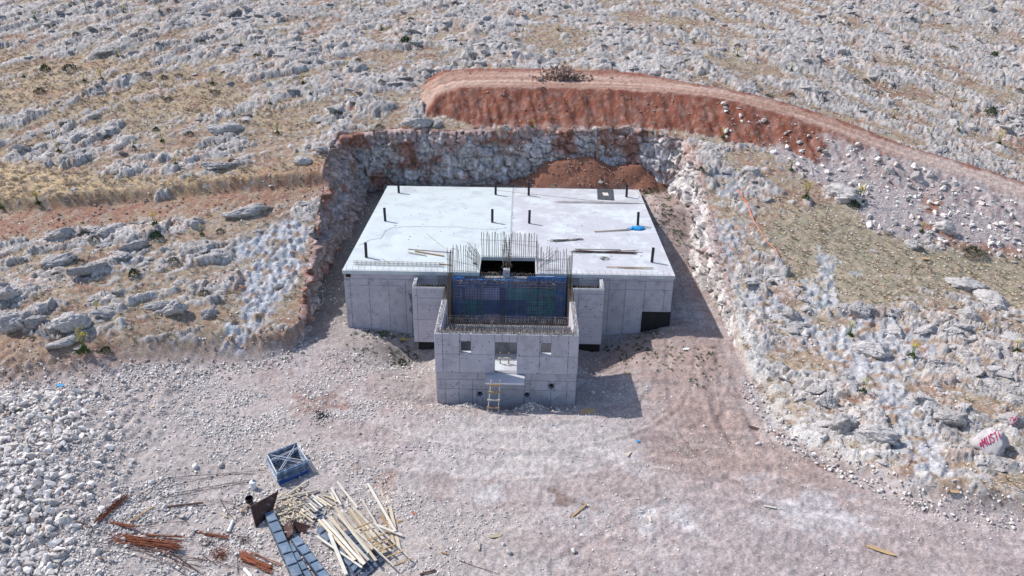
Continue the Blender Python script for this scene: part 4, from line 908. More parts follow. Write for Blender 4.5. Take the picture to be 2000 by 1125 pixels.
# rough broken top of the walls
def rough_top(x0, x1, y0, y1, z, n, name='broken_wall_top', am=.07):
    b = MB()
    for i in range(n):
        x, y = random.uniform(x0, x1), random.uniform(y0, y1); r = random.uniform(.03, .08)*1.1; k = random.uniform(.5, 1.)
        x = min(max(x, x0+r), x1-r) if x1-x0 > 2*r else (x0+x1)/2; y = min(max(y, y0+r), y1-r) if y1-y0 > 2*r else (y0+y1)/2
        p = [(x+r*math.cos(t)*random.uniform(.7, 1.1), y+r*math.sin(t)*random.uniform(.7, 1.1)) for t in (0, 1.2, 2.5, 3.8, 5.)]
        b.add([(a, c, z-.04) for a, c in p]+[(x+random.uniform(-.03, .03), y, z+am*k)], [(j, (j+1) % 5, 5) for j in range(5)])
    return tag(b.build(name, M['rough'], BL), kind='stuff')
rough_top(XL, XR, YF+.02, YF+.36, ZF-.01, 420); rough_top(XL, XL+.34, YF+.3, YE, ZF-.01, 230); rough_top(XR-.34, XR, YF+.3, YE, ZF-.01, 230)
# inner floor, inner wall, threshold slab
YI = -6.35
MB().box(XL+.345, XR-.345, YF+.36, YI-.005, dz0-.2, dz0-.0).build('inner_floor', M['slabr'], BL)
MB().box(XL+.345, XR-.345, YI, YI+.3, -5.4, -.95).build('inner_wall', M['concin'], BL); rough_top(XL+.35, XR-.35, YI, YI+.3, -.95, 200)
MB().box(XL+.345, XR-.345, YI+.31, YW, -5.6, -5.0).build('pit_floor', M['concin'], BL)
tx0, tx1 = px_x(949, 745, YF), px_x(1024.5, 745, YF)
yt = float(GZ(990, 750, dz0-.02)[1])
MB().box(dx0+.002, dx1-.002, YF-.01, YF+.36, dz0-.2, dz0-.004).box(tx0, tx1, yt, YF-.012, dz0-.09, dz0-.01).build('threshold_slab', M['slabr'], BL)
for h in HO[1:]: MB().box(h[0]+.003, h[1]-.003, YF+.012, YF+.34, h[2]-.05, h[2]+.015).build('window_sill', M['slabr'], BL)
# hollow shafts left and right
def shaft(x0, x1, zb_, ztop_, outer):
    YP = -1.62; b = MB(); t = .22
    b.box(x0, x1, YP+.03, YP+t, zb_, ztop_)
    if outer < 0: b.box(x0, x0+t, YP+t, YW+.02, zb_, ztop_)
    else: b.box(x1-t, x1, YP+t, YW+.02, zb_, ztop_)
    b.build('shaft_wall', M['concdark'], BL)
    xs = [x0, x0+(.33 if outer < 0 else .42), x1-(.13 if outer < 0 else 0.0)]; xs = sorted(set(xs+[x1]))
    zs = [zb_, zb_+1.75, ztop_-.75, ztop_-.02] if outer < 0 else [zb_, zb_+2.1, ztop_-.35, ztop_-.02]
    bays(cut_bays(xs, zs, []), YP, M['conc'], name='shaft_panel')
    rough_top(x0, x1, YP+.02, YP+t, ztop_, 90); 
    xa, xb = (x0, x0+t) if outer < 0 else (x1-t, x1)
    # wing wall rising to the building
    n = 8
    for i in range(n):
        ya = YP+t+(YW-YP-t)*i/n; yb = YP+t+(YW-YP-t)*(i+1)/n
    w = MB().add([(xa, YP+t, ztop_-.01), (xb, YP+t, ztop_-.01), (xb, YW-.002, ztop_-.01), (xa, YW-.002, ztop_-.01), (xa, YP+t+.05, ztop_+.06), (xb, YP+t+.05, ztop_+.06), (xb, YW-.002, ztop_+.12), (xa, YW-.002, ztop_+.12)],
                  [(0, 1, 5, 4), (1, 2, 6, 5), (3, 0, 4, 7), (4, 5, 6, 7)]); w.build('wing_wall', M['rough'], BL); rough_top(xa, xb, YP+t, YW-.05, ztop_+.08, 90)
    MB().box(x0+t+.03 if outer < 0 else x0+.05, x1-.05 if outer < 0 else x1-t-.03, YW-.02, YW+.028, ztop_-1.1, ztop_-.52).build('painted_dark_slot', M['black'], BL)  # solid black box paints the darkness inside the shaft
    d = MB().box(x0+.25, x1-.05, YP+.35, YW+.02, zb_-1.4, zb_-.01); o = d.build('shaft_footing', M['black'], BL)
    holes_mesh([(random.uniform(x0+.1, x1-.1), random.uniform(zb_+.2, ztop_-.2)) for _ in range(26)], YP)
    for k in range(8 if outer > 0 else 0):
        x, z = random.uniform(x0+.4, x1-.2), random.uniform(zb_+.3, ztop_-.4); s = random.choice((-1, 1)); MB().bar((x, YP-.008, z), (x+random.uniform(0, .5)*s, YP-.008, z-random.uniform(.2, .4)), .02, .01).build('stain_mark', M['concdark'], BL)
shaft(px_x(806.5, 610, -1.62), XL-.01, px_z(809, 668, -1.62), px_z(806, 562, -1.62), -1)
shaft(XR+.01, px_x(1178, 610, -1.62), px_z(1177, 673, -1.62), px_z(1180, 566, -1.62), 1)
# vent pipes cast into the slab
vp = MB(); n = 14
vp.tube([(0, 0, -.1), (0, 0, 1.12)], .105, n, False); vp.tube([(0, 0, -.1), (0, 0, 1.12)], .09, n, False); vp.f = vp.f[:n]+[tuple(reversed(q)) for q in vp.f[n:]]
vp.f += [(n+i, n+(i+1) % n, 3*n+(i+1) % n, 3*n+i) for i in range(n)]; vme = new_mesh('vent_pipe', vp.v, vp.f); vme.materials.append(M['pipe'])
cl_ = MB().tube([(0, 0, .002), (0, 0, .03)], .14, 12); cme = new_mesh('pipe_collar', cl_.v, cl_.f); cme.materials.append(M['slabr'])
for px, py in ((779, 377), (968, 380.5), (1032.5, 382), (1223.5, 385), (752.5, 432), (961.5, 434.5), (1033.5, 436.5), (1245.5, 440.5), (715.5, 503), (1273, 512.5)):
    q = GZ(px, py, 0); o = link('vent_pipe', vme, None, BL, q); o.rotation_euler = (random.uniform(-.02, .02), random.uniform(-.02, .02), 0); link('pipe_collar', cme, None, o)

# ------------------------------------------------------------------ reinforcement
bars = {}
def rod(a, b, r=.013, mt='bar', parent=None, name='rebar', bend=None):
    b_ = MB(); pts = [a]+([bend] if bend else [])+[b]; b_.tube(pts, r, 4, True, a); return b_.build(name, M[mt], parent or BL, loc=a)
def vrods(n, p0, p1, h0, jit=.06, r=.013, mt='bar', hj=.15, tail=.0):
    """a row of upright bars sharing one mesh per lean"""
    ms = []
    for k in range(4):
        b_ = MB(); t = (random.uniform(-jit, jit), random.uniform(-jit, jit)); b_.tube([(0, 0, -tail/h0), (t[0]*.35, t[1]*.35, .5), (t[0], t[1], 1)], r, 4); me = new_mesh('rebar', b_.v, b_.f); me.materials.append(M[mt]); ms.append(me)
    for i in range(n):
        f = i/(n-1) if n > 1 else 0; o = link('rebar', ms[i % 4], None, BL); o.location = [p0[k]+(p1[k]-p0[k])*f+(random.uniform(-.025, .025) if k < 2 else 0) for k in range(3)]; o.scale = (1, 1, h0*(1+random.uniform(-hj, hj))); o.rotation_euler[2] = random.choice((0, 0, 0, 1.5))
vrods(27, (-1.98, WY1+.1, 0), (1.95, WY1+.1, 0), 1.85, .07, .021, 'bar', .06)
for z in (1.3, .06): rod((-2.1, WY1+.08, z), (1.98, WY1+.08, z-.05*z), .011)
rod((.3, WY1+.06, 1.05), (2.0, WY1+.06, .82), .011)
vrods(15, (-4.0, .12, -.3), (-2.2, .12, -.3), 2.15, .10, .019, 'bar', .16)
vrods(15, (2.05, .12, -.3), (4.0, .12, -.3), 2.2, .08, .019, 'bar', .14)
rod((-4.3, .1, .95), (-2.3, .1, .45), .012); rod((-4.2, .1, .12), (-2.1, .1, .02), .011); rod((2.0, .1, .25), (4.1, .1, .18), .011); rod((2.2, .1, .95), (4.2, .1, 1.05), .011)
for i in range(11):   # bent cluster on the left lip of the well
    y = .3+i*.24; rod((-2.06, y, 0), (-2.75-random.uniform(0, .35), y+random.uniform(-.1, .4), 1.05+random.uniform(-.2, .45)), .015, 'bar', bend=(-2.25, y, .5))
for i in range(12):   # splayed bars on the right lip
    y = .3+i*.22; a = random.choice((0, 0, 1)); rod((1.98, y, 0), (1.98+a*random.uniform(.6, 1.4), y+random.uniform(-.1, .5), (1.75 if not a else 1.0)*random.uniform(.8, 1.1)), .014)
for i in range(9): rod((2.1+random.uniform(0, .5), random.uniform(.3, 1.6), random.uniform(.1, .5)), (2.9+random.uniform(0, .9), random.uniform(.5, 1.8), random.uniform(.6, 1.3)), .010)
# column starter bars with crooked ties
for i, (x, y) in enumerate(((-.36, .24), (-.2, .24), (-.02, .24), (.1, .24), (-.36, .56), (-.14, .56), (.1, .56), (.0, .4))):
    rod((x, y, .1), (x*.8+random.uniform(-.2, .25), y+random.uniform(.0, .3), 2.2+random.uniform(-.2, .5)), .016, bend=(x+random.uniform(-.05, .1), y, 1.1))
def tie(z, w, sk=.1):
    pts = [(-w, -w, z), (w, -w, z+random.uniform(-sk, sk)), (w, w, z), (-w, w, z+random.uniform(-sk, sk)), (-w, -w, z)]; b_ = MB(); b_.tube([(p[0]-.12+random.uniform(-.04, .04), p[1]+.42, p[2]) for p in pts], .011, 4); b_.build('stirrup', M['bar'], BL)
for z in (.35, .5, .62, .8, .95, 1.25, 1.4, 1.5, 1.62, 1.7, 2.0): tie(z, random.uniform(.24, .34))
# corner curtains where the side walls are still to be cast
for s, x in ((-1, XL+.06), (1, XR-.06)):
    for lay in (0, 1):
        xx = x-s*lay*.22*1; vrods(13, (xx, YE+.15, -3.95), (xx, -.25, -3.95), 4.0, .03, .017, 'bar', .03)
    vrods(9, (x-s*.3, -.3, -3.9), (x+s*.05, -.1, -3.9), 5.5, .05, .016, 'bar', .05)
    for z in np.arange(-3.6, -.1, .5): rod((x, YE+.1, z), (x, -.2, z), .010)
# stub hooks along both roof edges
hk = MB().tube([(0, 0, -.1), (0, 0, .2), (.0, .06, .26), (.08, .12, .24)], .011, 4); hme = new_mesh('rebar', hk.v, hk.f); hme.materials.append(M['barlight'])
for i in range(17): o = link('rebar', hme, None, BL, (-11.2+i*.42, .1, 0)); o.rotation_euler[2] = random.uniform(-.5, .5); o.scale[2] = random.uniform(.8, 1.2)
for i in range(18): o = link('rebar', hme, None, BL, (4.3+i*.40, .1, 0)); o.rotation_euler[2] = random.uniform(-.5, .9)+2; o.scale[2] = random.uniform(.8, 1.2)
for x0, x1 in ((-11.3, -4.3), (4.3, 11.2)): rod((x0, .05, .05), (x1, .05, .05), .009, 'barlight')
# steel mesh in front of the blue form face
YM = -.72
vrods(56, (-3.8, YM, -4.6), (3.85, YM, -4.6), 4.45, .035, .021, 'bar', .03)
for k in range(22): z = -4.5+k*.2; rod((-3.85, YM-.03, z+random.uniform(-.02, .02)), (3.95, YM-.03, z+random.uniform(-.02, .02)), .016)
for z in (-.35, -.55): rod((-3.5, YM-.3, z), (3.3, YM-.3, z-.06), .015)
# short bent bar ends: too many and too small to pick apart
b_ = MB()
for i in range(95):
    x = -3.6+i*.075; z = -.2+random.uniform(-.12, .1); b_.tube([(x, YM-.02, z-.35), (x+random.uniform(-.06, .06), YM-.25, z), (x+random.uniform(.0, .16), YM-.45, z+random.uniform(-.05, .2))], .010, 4)
for i in range(58):
    x = -3.75+i*.132; b_.tube([(x+random.uniform(-.02, .02), YI+.05, -1.0), (x+random.uniform(-.05, .09), YI+.05, -.40+random.uniform(-.10, .08))], .019, 4)
    b_.tube([(x+random.uniform(-.02, .02), YI+.25, -1.0), (x+random.uniform(-.05, .09), YI+.25, -.30)], .017, 4)
for z in (-.40, -.62): b_.tube([(-3.85, YI+.05, z), (3.9, YI+.05, z-.02)], .011, 4)
for z in (-.34,): b_.tube([(-3.85, YI+.25, z), (3.9, YI+.25, z)], .011, 4)
tag(b_.build('bar_ends', M['bar'], BL), kind='stuff')
b_ = MB()
for i in range(70):
    x = -4.0+i*.117; y = YF+random.uniform(.1, .32); t = random.uniform(-.1, .1); b_.tube([(x, y, ZF-.05), (x+t, y+random.uniform(-.1, .1), ZF+random.uniform(.15, .34))], .016, 4)
tag(b_.build('bar_ends', M['rustdark'], BL), kind='stuff')
b_ = MB()
for i in range(130):
    x = -4.1+i*.064; y = YF+random.uniform(.05, .3); t = random.uniform(-.1, .14); b_.tube([(x, y, ZF-.05), (x+t*.5, y+random.uniform(-.05, .05), ZF+.1), (x+t, y+random.uniform(-.1, .12), ZF+random.uniform(.12, .32))], .015, 4)
for s in (XL+.17, XR-.17):
    for i in range(50): y = YF+.4+i*.088; b_.tube([(s+random.uniform(-.14, .14), y, ZF-.05), (s+random.uniform(-.16, .16), y+random.uniform(-.1, .1), ZF+random.uniform(.08, .26))], .015, 4)
for y in (.08, .28): b_.tube([(XL+.1, YF+y, ZF+.08), (XR-.1, YF+y, ZF+.07)], .010, 4)
for x0, x1 in ((-6.2, -4.5), (4.6, 6.1)):
    for i in range(13): x = x0+(x1-x0)*i/12; b_.tube([(x, -1.5, -.75), (x+random.uniform(-.03, .06), -1.45, -.35), (x+random.uniform(0, .1), -1.35, -.28)], .011, 4)
for i in range(46): x = -1.95+i*.083; b_.tube([(x, .3, -.5), (x+random.uniform(-.05, .1), .2, -.15+random.uniform(0, .12)), (x+random.uniform(0, .16), .15, -.12+random.uniform(0, .2))], .012, 4)
tag(b_.build('bar_ends', M['barlight'], BL), kind='stuff')
rough_top(-2.0, 1.9, YW, YW+.35, -.44, 90); rough_top(-.36, .1, .22, .6, .15, 14)
# blue form panels standing behind the mesh
FP = empty('formwork_wall', (0, -.35, -3.7), 'tall blue and teal formwork panels standing behind the steel mesh in the entrance block', 'formwork')
YB = -.32; zs = [-3.62, -2.95, -1.9, -.95, -.08]; xs = [-3.85, -3.0, -1.75, -.55, .0, 1.3, 2.45, 3.35, 4.0]
for i in range(8):
    for j in range(4):
        z0, z1_ = zs[j], zs[j+1]
        if j == 3 and i < 5: z1_ = -.34
        if j == 3 and i == 0: z1_ = -.2
        mt = M[random.choice(['teal', 'blue', 'teal'] if j in (1, 2) and i > 2 else (['blue', 'lilac'] if j == 0 or (i in (1, 2, 3) and j == 2) else ['blue', 'blue', 'teal']))]
        if i == 7 or (j == 3 and i > 4): mt = M['blue']
        d = random.uniform(0, .03); MB().box(xs[i]+.006, xs[i+1]-.006, YB-.03-d-(YB), .06-d, z0+.006+3.7, z1_-.006+3.7).build('form_panel', mt, FP)
MB().bar((1.95, -.02, 3.66), (3.25, -.02, 3.66), .03, .03).build('edge_rail', M['scafpale'], FP)
for x in xs[1:-1]: MB().box(x-.03, x+.03, .075, .14, .1, 3.5).build('form_brace', M['steeldark'], FP)

# ------------------------------------------------------------------ things lying on the roof
def stick(name, a, b, w, t, mt, label, cat, group=None):
    a = Vector(a); b = Vector(b); mid = (a+b)/2; o = MB().bar(a, b, w, t, o=mid).build(name, M[mt], loc=mid); return tag(o, label, cat, group)
def Z0(px, py, z=.03): return GZ(px, py, z)
q0, q1 = Z0(689, 516, .08), Z0(868, 520, .08)
LG = empty('rebar_ladder_cage', (q0[0], q0[1], .0), 'long ladder shaped steel cage lying along the left front roof edge', 'steel cage')
L_ = q1[0]-q0[0]
for dy, zz in ((0, .05), (.32, .05), (.05, .22), (.30, .22)): rod((0, dy, zz), (L_, dy-.1, zz), .014, 'bar', LG, 'rod')
for i in range(19): x = .25+i*(L_-.3)/19; b_ = MB().tube([(x, 0, .05), (x+.02, .32, .05), (x+.02, .30, .22), (x, .03, .22), (x, 0, .05)], .011, 4); b_.build('stirrup', M['bar'], LG)
for i, (x1, y1, x2, y2, w, mt, lab) in enumerate([(797, 486, 882, 492.5, .09, 'woodgrey', 'long grey timber on the roof left of the starter bars'), (810, 490, 867, 499.5, .12, 'woodbrown', 'brown board angled under the long grey timber on the roof'), (797, 492, 832, 498, .12, 'woodgrey', 'short grey board at the left end of the roof timbers'),
                                     (858, 515, 882, 517.5, .09, 'woodbrown', 'short brown batten by the left corner bars'), (1161, 452, 1228, 448.5, .10, 'woodbrown', 'brown plank under the blue plastic on the roof'), (1190, 450, 1270, 444.5, .08, 'woodgrey', 'grey batten beside the blue plastic on the roof'),
                                     (1240, 374, 1248, 384, .10, 'woodpale', 'pale board by the right rear roof corner'), (1184, 521, 1275, 525, .06, 'woodbrown', 'thin bent lath near the right front roof edge'), (1205, 521, 1277, 522.5, .05, 'woodgrey', 'thin grey lath near the right front roof edge'),
                                     (1122, 486, 1212, 487.5, .07, 'woodgrey', 'grey batten behind the steel bundle on the roof')]):
    stick('plank', Z0(x1, y1, .05+.02*(i % 3)), Z0(x2, y2, .05+.02*(i % 3)), w, .04, mt, lab, 'plank')
def bundle(name, px, z, n, r, mt, lab, cat, jx=4, jy=1.2, h=.12, lab_part='rod', ju=None):
    (x1, y1, x2, y2) = px; f = (lambda a, b: GZ(a, b, z)) if z is not None else (lambda a, b: np.array(spot(a, b)))
    c = f((x1+x2)/2, (y1+y2)/2); e = empty(name, c, lab, cat); cz = c[2]
    for i in range(n):
        a = GZ(x1+random.gauss(0, jx), y1+random.gauss(0, jy), cz); b = GZ(x2+random.gauss(0, jx), y2+random.gauss(0, jy), cz); k = random.uniform(.02, h)
        a[2] = cz+k; b[2] = cz+random.uniform(.02, h); rod(tuple(a-c), tuple(b-c), r, mt, e, 'rod')
    return e
bundle('rebar_bundle', (1120, 493, 1240, 495), 0., 13, .018, 'rustdark', 'rusty brown steel bars bundled on the roof right of the starter bars', 'steel bars', 5, 1.6)
bundle('rebar_bundle', (1076, 472, 1135, 469), 0., 9, .016, 'bar', 'short steel bars lying on the middle of the roof behind the starter bars', 'steel bars', 6, 1.4)
bundle('rod_bundle', (1090, 396, 1245, 398), 0., 7, .012, 'barlight', 'thin pale rods crossed before the grey mat on the roof', 'steel rods', 10, 1.5)
rr = stick('steel_rod', Z0(965, 371), Z0(1180, 394), .02, .02, 'barlight', 'single long thin rod across the rear of the roof', 'steel rod')
stick('steel_rod', Z0(833, 456), Z0(868, 484), .025, .02, 'barlight', 'thin rod lying diagonal on the left roof half', 'steel rod'); stick('steel_rod', Z0(745, 505), Z0(762, 514), .025, .02, 'barlight', 'short thin rod by the front left vent pipe', 'steel rod')
# mesh mat
c = [GZ(1166, 370, 0), GZ(1197, 370.5, 0), GZ(1199, 391.5, 0), GZ(1167, 389.5, 0)]; e = empty('mesh_mat', (c[0]+c[2])/2, 'dark grey mesh mat with a pale patch lying on the rear of the roof', 'mat'); o0 = np.array(e.location)
v = []; 
for zz in (.01, .06):
    for q in c: v.append(np.array([q[0], q[1], zz])-[o0[0], o0[1], 0])
MB().add(v, [(3, 2, 1, 0), (4, 5, 6, 7), (0, 1, 5, 4), (1, 2, 6, 5), (2, 3, 7, 6), (3, 0, 4, 7)]).build('mat', M['mesh'], e)
v = [np.array(GZ(a, b, .065))-[o0[0], o0[1], 0] for a, b in ((1176, 376), (1187, 376), (1189, 382), (1179, 382))]; MB().add(v, [(0, 1, 2, 3)]).add([q-np.array([0, 0, .02]) for q in v], [(3, 2, 1, 0)]).build('pale_patch', M['woodpale'], e)
for i in range(9):
    t = i/8; a = c[0]+(c[3]-c[0])*t; b = c[1]+(c[2]-c[1])*t; rod(tuple(a-o0*[1, 1, 0]+[0, 0, .07]), tuple(b-o0*[1, 1, 0]+[0, 0, .07]), .012, 'bar', e, 'wire')
# crumpled blue plastic
q = GZ(1243, 448, 0); v, f = ico(4); w1 = perlin(v[:, 0]*3, v[:, 1]*3+v[:, 2], 7); v = v*(1+.35*w1[:, None]); v[:, 0] *= .62; v[:, 1] *= .28; v[:, 2] = np.maximum(v[:, 2]*.16+.07+.10*perlin(v[:, 0]*7, v[:, 1]*9, 9), .005)
v[:, 0] *= 1+.4*perlin(v[:, 1]*3+5, v[:, 0]*2, 4); tag(link('plastic_sheet', new_mesh('plastic_sheet', v, f), M['tarp'], None, q), 'crumpled bright blue plastic sheet on a plank on the roof', 'plastic sheet')
def wire_ball(loc, r, n, h, mt, lab, cat, rad=.008):
    b_ = MB()
    for i in range(n):
        pts = []; a0 = random.uniform(0, 6.28); rr_ = r*random.uniform(.4, 1)
        c0 = Vector((random.gauss(0, r*.3), random.gauss(0, r*.3), random.uniform(0, h)))
        for k in range(7): a = a0+k*random.uniform(.5, .9); pts.append(c0+Vector((math.cos(a)*rr_*random.uniform(.7, 1.1), math.sin(a)*rr_*random.uniform(.7, 1.1), max(0, random.gauss(0, h*.4))))) 
        b_.tube([(p.x, p.y, max(p.z, .01)) for p in pts], rad, 4)
    return tag(b_.build(cat.replace(' ', '_'), M[mt], loc=tuple(map(float, loc))), lab, cat)
wire_ball(GZ(1180, 506, 0), .35, 9, .1, 'bar', 'small tangle of grey wire below the rusty bars on the roof', 'wire tangle', .012)
wire_ball(GZ(927, 516, 0), .16, 6, .1, 'bar', 'small clump of dark wire beside the left lip of the roof opening', 'wire tangle', .012)
# ladder against the threshold
g1 = spot(953, 812); g2 = spot(972, 812)
la, lb = GY(957, 741, yt-.02), GY(975, 745, yt-.02)
a0 = Vector(spot(952.5, 806)); b0 = Vector(spot(973, 806)); a1 = Vector(GY(959.5, 742, yt-.05)); b1 = Vector(GY(976.5, 742, yt-.05))
LD = empty('wooden_ladder', a0, 'rough wooden ladder leaning on the threshold slab of the entrance block', 'ladder')
for p, q in ((a0, a1), (b0, b1)): MB().bar(p, q, .05, .08, o=a0).build('rail', M['woodpale'], LD)
for t, mt in ((.16, 'woodbrown'), (.40, 'woodpale'), (.64, 'woodbrown'), (.86, 'woodbrown')):
    p = a0.lerp(a1, t); q = b0.lerp(b1, t); d = (q-p).normalized()*.1; MB().bar(p-d+Vector((0, -.06, 0)), q+d*.6+Vector((0, -.06, 0)), .05, .10, (0, 0, 1), o=a0).build('rung', M[mt], LD)
# low timber rail inside the doorway
zt_ = dz0; yy = YF+1.3
GR_ = empty('timber_rail', (float(GY(985, 697, yy)[0]), yy, zt_), 'small H shaped rail of pale battens standing inside the doorway', 'rail'); cx = GR_.location.x
for px in (977, 993.7): x = px_x(px, 690, yy)-cx; MB().box(x-.035, x+.035, -.03, .03, 0, .78).build('post', M['woodbrown'], GR_)
MB().box(px_x(973, 690, yy)-cx, px_x(998, 690, yy)-cx, -.065, -.032, .36, .45).build('crossbar', M['woodpale'], GR_)

# ------------------------------------------------------------------ building materials in the yard
# stack of blue scaffold frames
zg = gh(*G(560, 915)[:2]); fh = .098; NF = 8
top = zg+fh*NF
cor = [GZ(522, 887, top), GZ(579, 864, top), GZ(602, 900, top), GZ(541, 924, top)]
fme = {}
for k in range(NF):
    z = zg+.06+fh*k; j = [random.uniform(-.06, .06) for _ in range(3)] if k < NF-1 else [0, 0, 0]
    C0 = sum(np.array(q) for q in cor)/4; C0[2] = z
    lab = {0: 'bright blue scaffold frame at the bottom of the stack', NF-1: 'topmost scaffold frame of the blue stack, with pale end tubes'}.get(k, '%s scaffold frame counted from the bottom of the blue stack' % ['', 'second', 'third', 'fourth', 'fifth', 'sixth', 'seventh', 'eighth', 'ninth', ''][k])
    E_ = empty('scaffold_frame', C0, lab, 'scaffold frame', 'stacked scaffold frames'); E_.rotation_euler[2] = j[2]*.3
    P4 = [Vector(q)-Vector((C0[0], C0[1], q[2]))+Vector((j[0], j[1], 0)) for q in cor]
    mm = 'scafblue' if k < 2 else 'scaf'
    if k == 0:
        pass
    for a, b in ((0, 1), (3, 2)):   # long legs in pairs
        for dz in (0, .05):
            of = (P4[(a+3) % 4 if a == 0 else 0]-P4[a]).normalized()*.09*(1 if dz else 0); MB().tube([P4[a]+of+Vector((0, 0, dz*.6)), P4[b]+of+Vector((0, 0, dz*.6))], .036, 7).build('tube', M[mm], E_)
    for a, b in ((0, 3), (1, 2)): MB().tube([P4[a], P4[b]], .03, 7).build('end_tube', M['scafpale' if k % 2 else 'scaf'], E_)
    for a, b, t in ((0, 2, 0), (1, 3, 0)): MB().tube([P4[a]+Vector((0, 0, .02)), P4[b]+Vector((0, 0, .02))], .017, 6).build('brace', M['scafpale' if k > 4 else 'scaf'], E_)
    MB().tube([P4[0].lerp(P4[3], .28), P4[1].lerp(P4[2], .22)], .017, 6).build('brace', M['scafpale' if k > 5 else 'scaf'], E_)
# buckets
def bucket(px, py, mt, lab, tip=False):
    q = spot(px, py); n = 18; b_ = MB(); r0, r1, h = (.135, .16, .42) if not tip else (.145, .185, .36)
    ring = lambda r, z: [(r*math.cos(t), r*math.sin(t), z) for t in np.linspace(0, 2*math.pi, n+1)[:-1]]
    v = ring(r0, 0)+ring(r1, h)+ring(r1-.012, h)+ring(r0-.012, .015); f = [(i, (i+1) % n, n+(i+1) % n, n+i) for i in range(n)]+[(n+i, n+(i+1) % n, 2*n+(i+1) % n, 2*n+i) for i in range(n)]+[(2*n+i, 2*n+(i+1) % n, 3*n+(i+1) % n, 3*n+i) for i in range(n)]+[tuple(range(n-1, -1, -1)), tuple(range(3*n, 4*n))]
    e = empty('bucket', q, lab, 'bucket'); b_.add(v, f).build('pail', M[mt], e); MB().tube([(p[0]*1.03, p[1]*1.03, h-.04) for p in ring(r1, h)]+[(r1*1.03, 0, h-.04)], .012, 5).build('rim', M[mt], e)
    return e, r1, h
e, r1, h = bucket(495.5, 954, 'white', 'white plastic bucket with a dark lid rag beside the scaffold stack')
MB().tube([(0, 0, h-.03), (0, 0, h+.01)], r1*.9, 14).build('lid', M['white'], e); MB().box(-.02, .12, -.02, .09, h+.012, h+.05).build('rag', M['steeldark'], e)
e, r1, h = bucket(488, 984, 'blackpl', 'open black bucket behind the leaning rusty plate', True); MB().tube([(.1, -.28, .05), (-.05, -.24, .1)], .05, 6).build('lump', M['stone'], e)
# rusty formwork plates leaning
def plate(pts, lab, mt='rustdark', th=.05, ribs=3):
    """pts: four world corners (top a, top b, bottom b, bottom a)"""
    P4 = [Vector(p) for p in pts]; c = sum(P4, Vector())/4; nrm = (P4[1]-P4[0]).cross(P4[3]-P4[0]).normalized()
    e = empty('steel_plate', c, lab, 'steel plate'); v = [p-c for p in P4]+[p-c+nrm*th*.4 for p in P4]
    MB().add(v, [(0, 1, 2, 3), (7, 6, 5, 4), (0, 4, 5, 1), (1, 5, 6, 2), (2, 6, 7, 3), (3, 7, 4, 0)]).build('sheet', M[mt], e)
    for a, b in ((0, 1), (1, 2), (2, 3), (3, 0)): MB().bar(P4[a]-c+nrm*th*.5, P4[b]-c+nrm*th*.5, .03, th*1.6, nrm).build('edge_rib', M[mt], e)
    return e
gq = spot(499, 1030); zq = gq.z
plate([GZ(490, 989, zq+.95), GZ(543, 960, zq+.95), GZ(529, 1008, zq+.02), GZ(501, 1031, zq+.02)], 'dark rusty steel plate standing on edge beside the black bucket')
plate([GZ(566, 1014, zq+.55), GZ(573, 1040, zq+.55), GZ(558, 1056, zq+.02), GZ(549, 1036, zq+.02)], 'grey edged rusty plate standing between the steel panel and the offcuts')
plate([GZ(574, 1018, zq+.5), GZ(606, 1028, zq+.5), GZ(590, 1045, zq+.02), GZ(570, 1040, zq+.02)], 'stained steel plate lying tilted below the offcuts')
# blue grey ribbed panels
def panel_strip(a, b, wpx, n, lab, lift=.35, name='ribbed_panel', mt='steelblue'):
    z = zq+lift; A = Vector(GZ(*a, z)); B = Vector(GZ(*b, z)); d = (B-A); L = d.length; d.normalize(); sx = d.cross(Vector((0, 0, 1))).normalized(); w = wpx/2
    e = empty(name, A-Vector((0, 0, lift-.02)), lab, 'steel panel'); o0_ = e.location
    for i in range(n):
        p = A+d*(L*i/n+.03); q = A+d*(L*(i+1)/n-.03); MB().bar(p, q, wpx, .06, o=o0_).build('face_plate', M[mt], e)
        MB().bar(A+d*(L*(i+1)/n)-sx*w+Vector((0, 0, .035)), A+d*(L*(i+1)/n)+sx*w+Vector((0, 0, .035)), .045, .09, o=o0_).build('rib', M['steeldark'], e)
    for s in (-1, 1): MB().bar(A+sx*s*w*1.03-Vector((0, 0, lift*.45)), B+sx*s*w*1.03-Vector((0, 0, lift*.45)), .04, lift*.9, o=o0_).build('flange', M['steeldark'], e)
    return e
panel_strip((525, 1000), (592, 1150), .42, 7, 'leftmost blue grey ribbed steel panel running down from the rusty plate')
panel_strip((576, 1050), (652, 1150), .36, 6, 'right hand panel of the pair of blue grey ribbed steel panels')
panel_strip((565, 1062), (618, 1150), .24, 5, 'narrow left panel of the pair of blue grey ribbed steel panels', .25)
panel_strip((580, 1087), (592, 1140), .12, 4, 'thin pale panel edge strip beside the leftmost ribbed panel', .12)
def quad_sheet(px, z, mt, lab, name, cat, th=.06, ribs=0):
    P4 = [Vector(GZ(a, b, zq+z)) for a, b in px]; c = sum(P4, Vector())/4; e = empty(name, c-Vector((0, 0, th)), lab, cat); o0_ = e.location
    v = [p-o0_ for p in P4]+[p-o0_-Vector((0, 0, th)) for p in P4]; MB().add(v, [(0, 1, 2, 3), (7, 6, 5, 4), (0, 4, 5, 1), (1, 5, 6, 2), (2, 6, 7, 3), (3, 7, 4, 0)]).build('sheet', M[mt], e)
    for i in range(ribs): t = (i+.5)/ribs; MB().bar(P4[0].lerp(P4[3], t)-o0_+Vector((0, 0, .02)), P4[1].lerp(P4[2], t)-o0_+Vector((0, 0, .02)), .05, .06).build('rib', M['steeldark'], e)
    return e
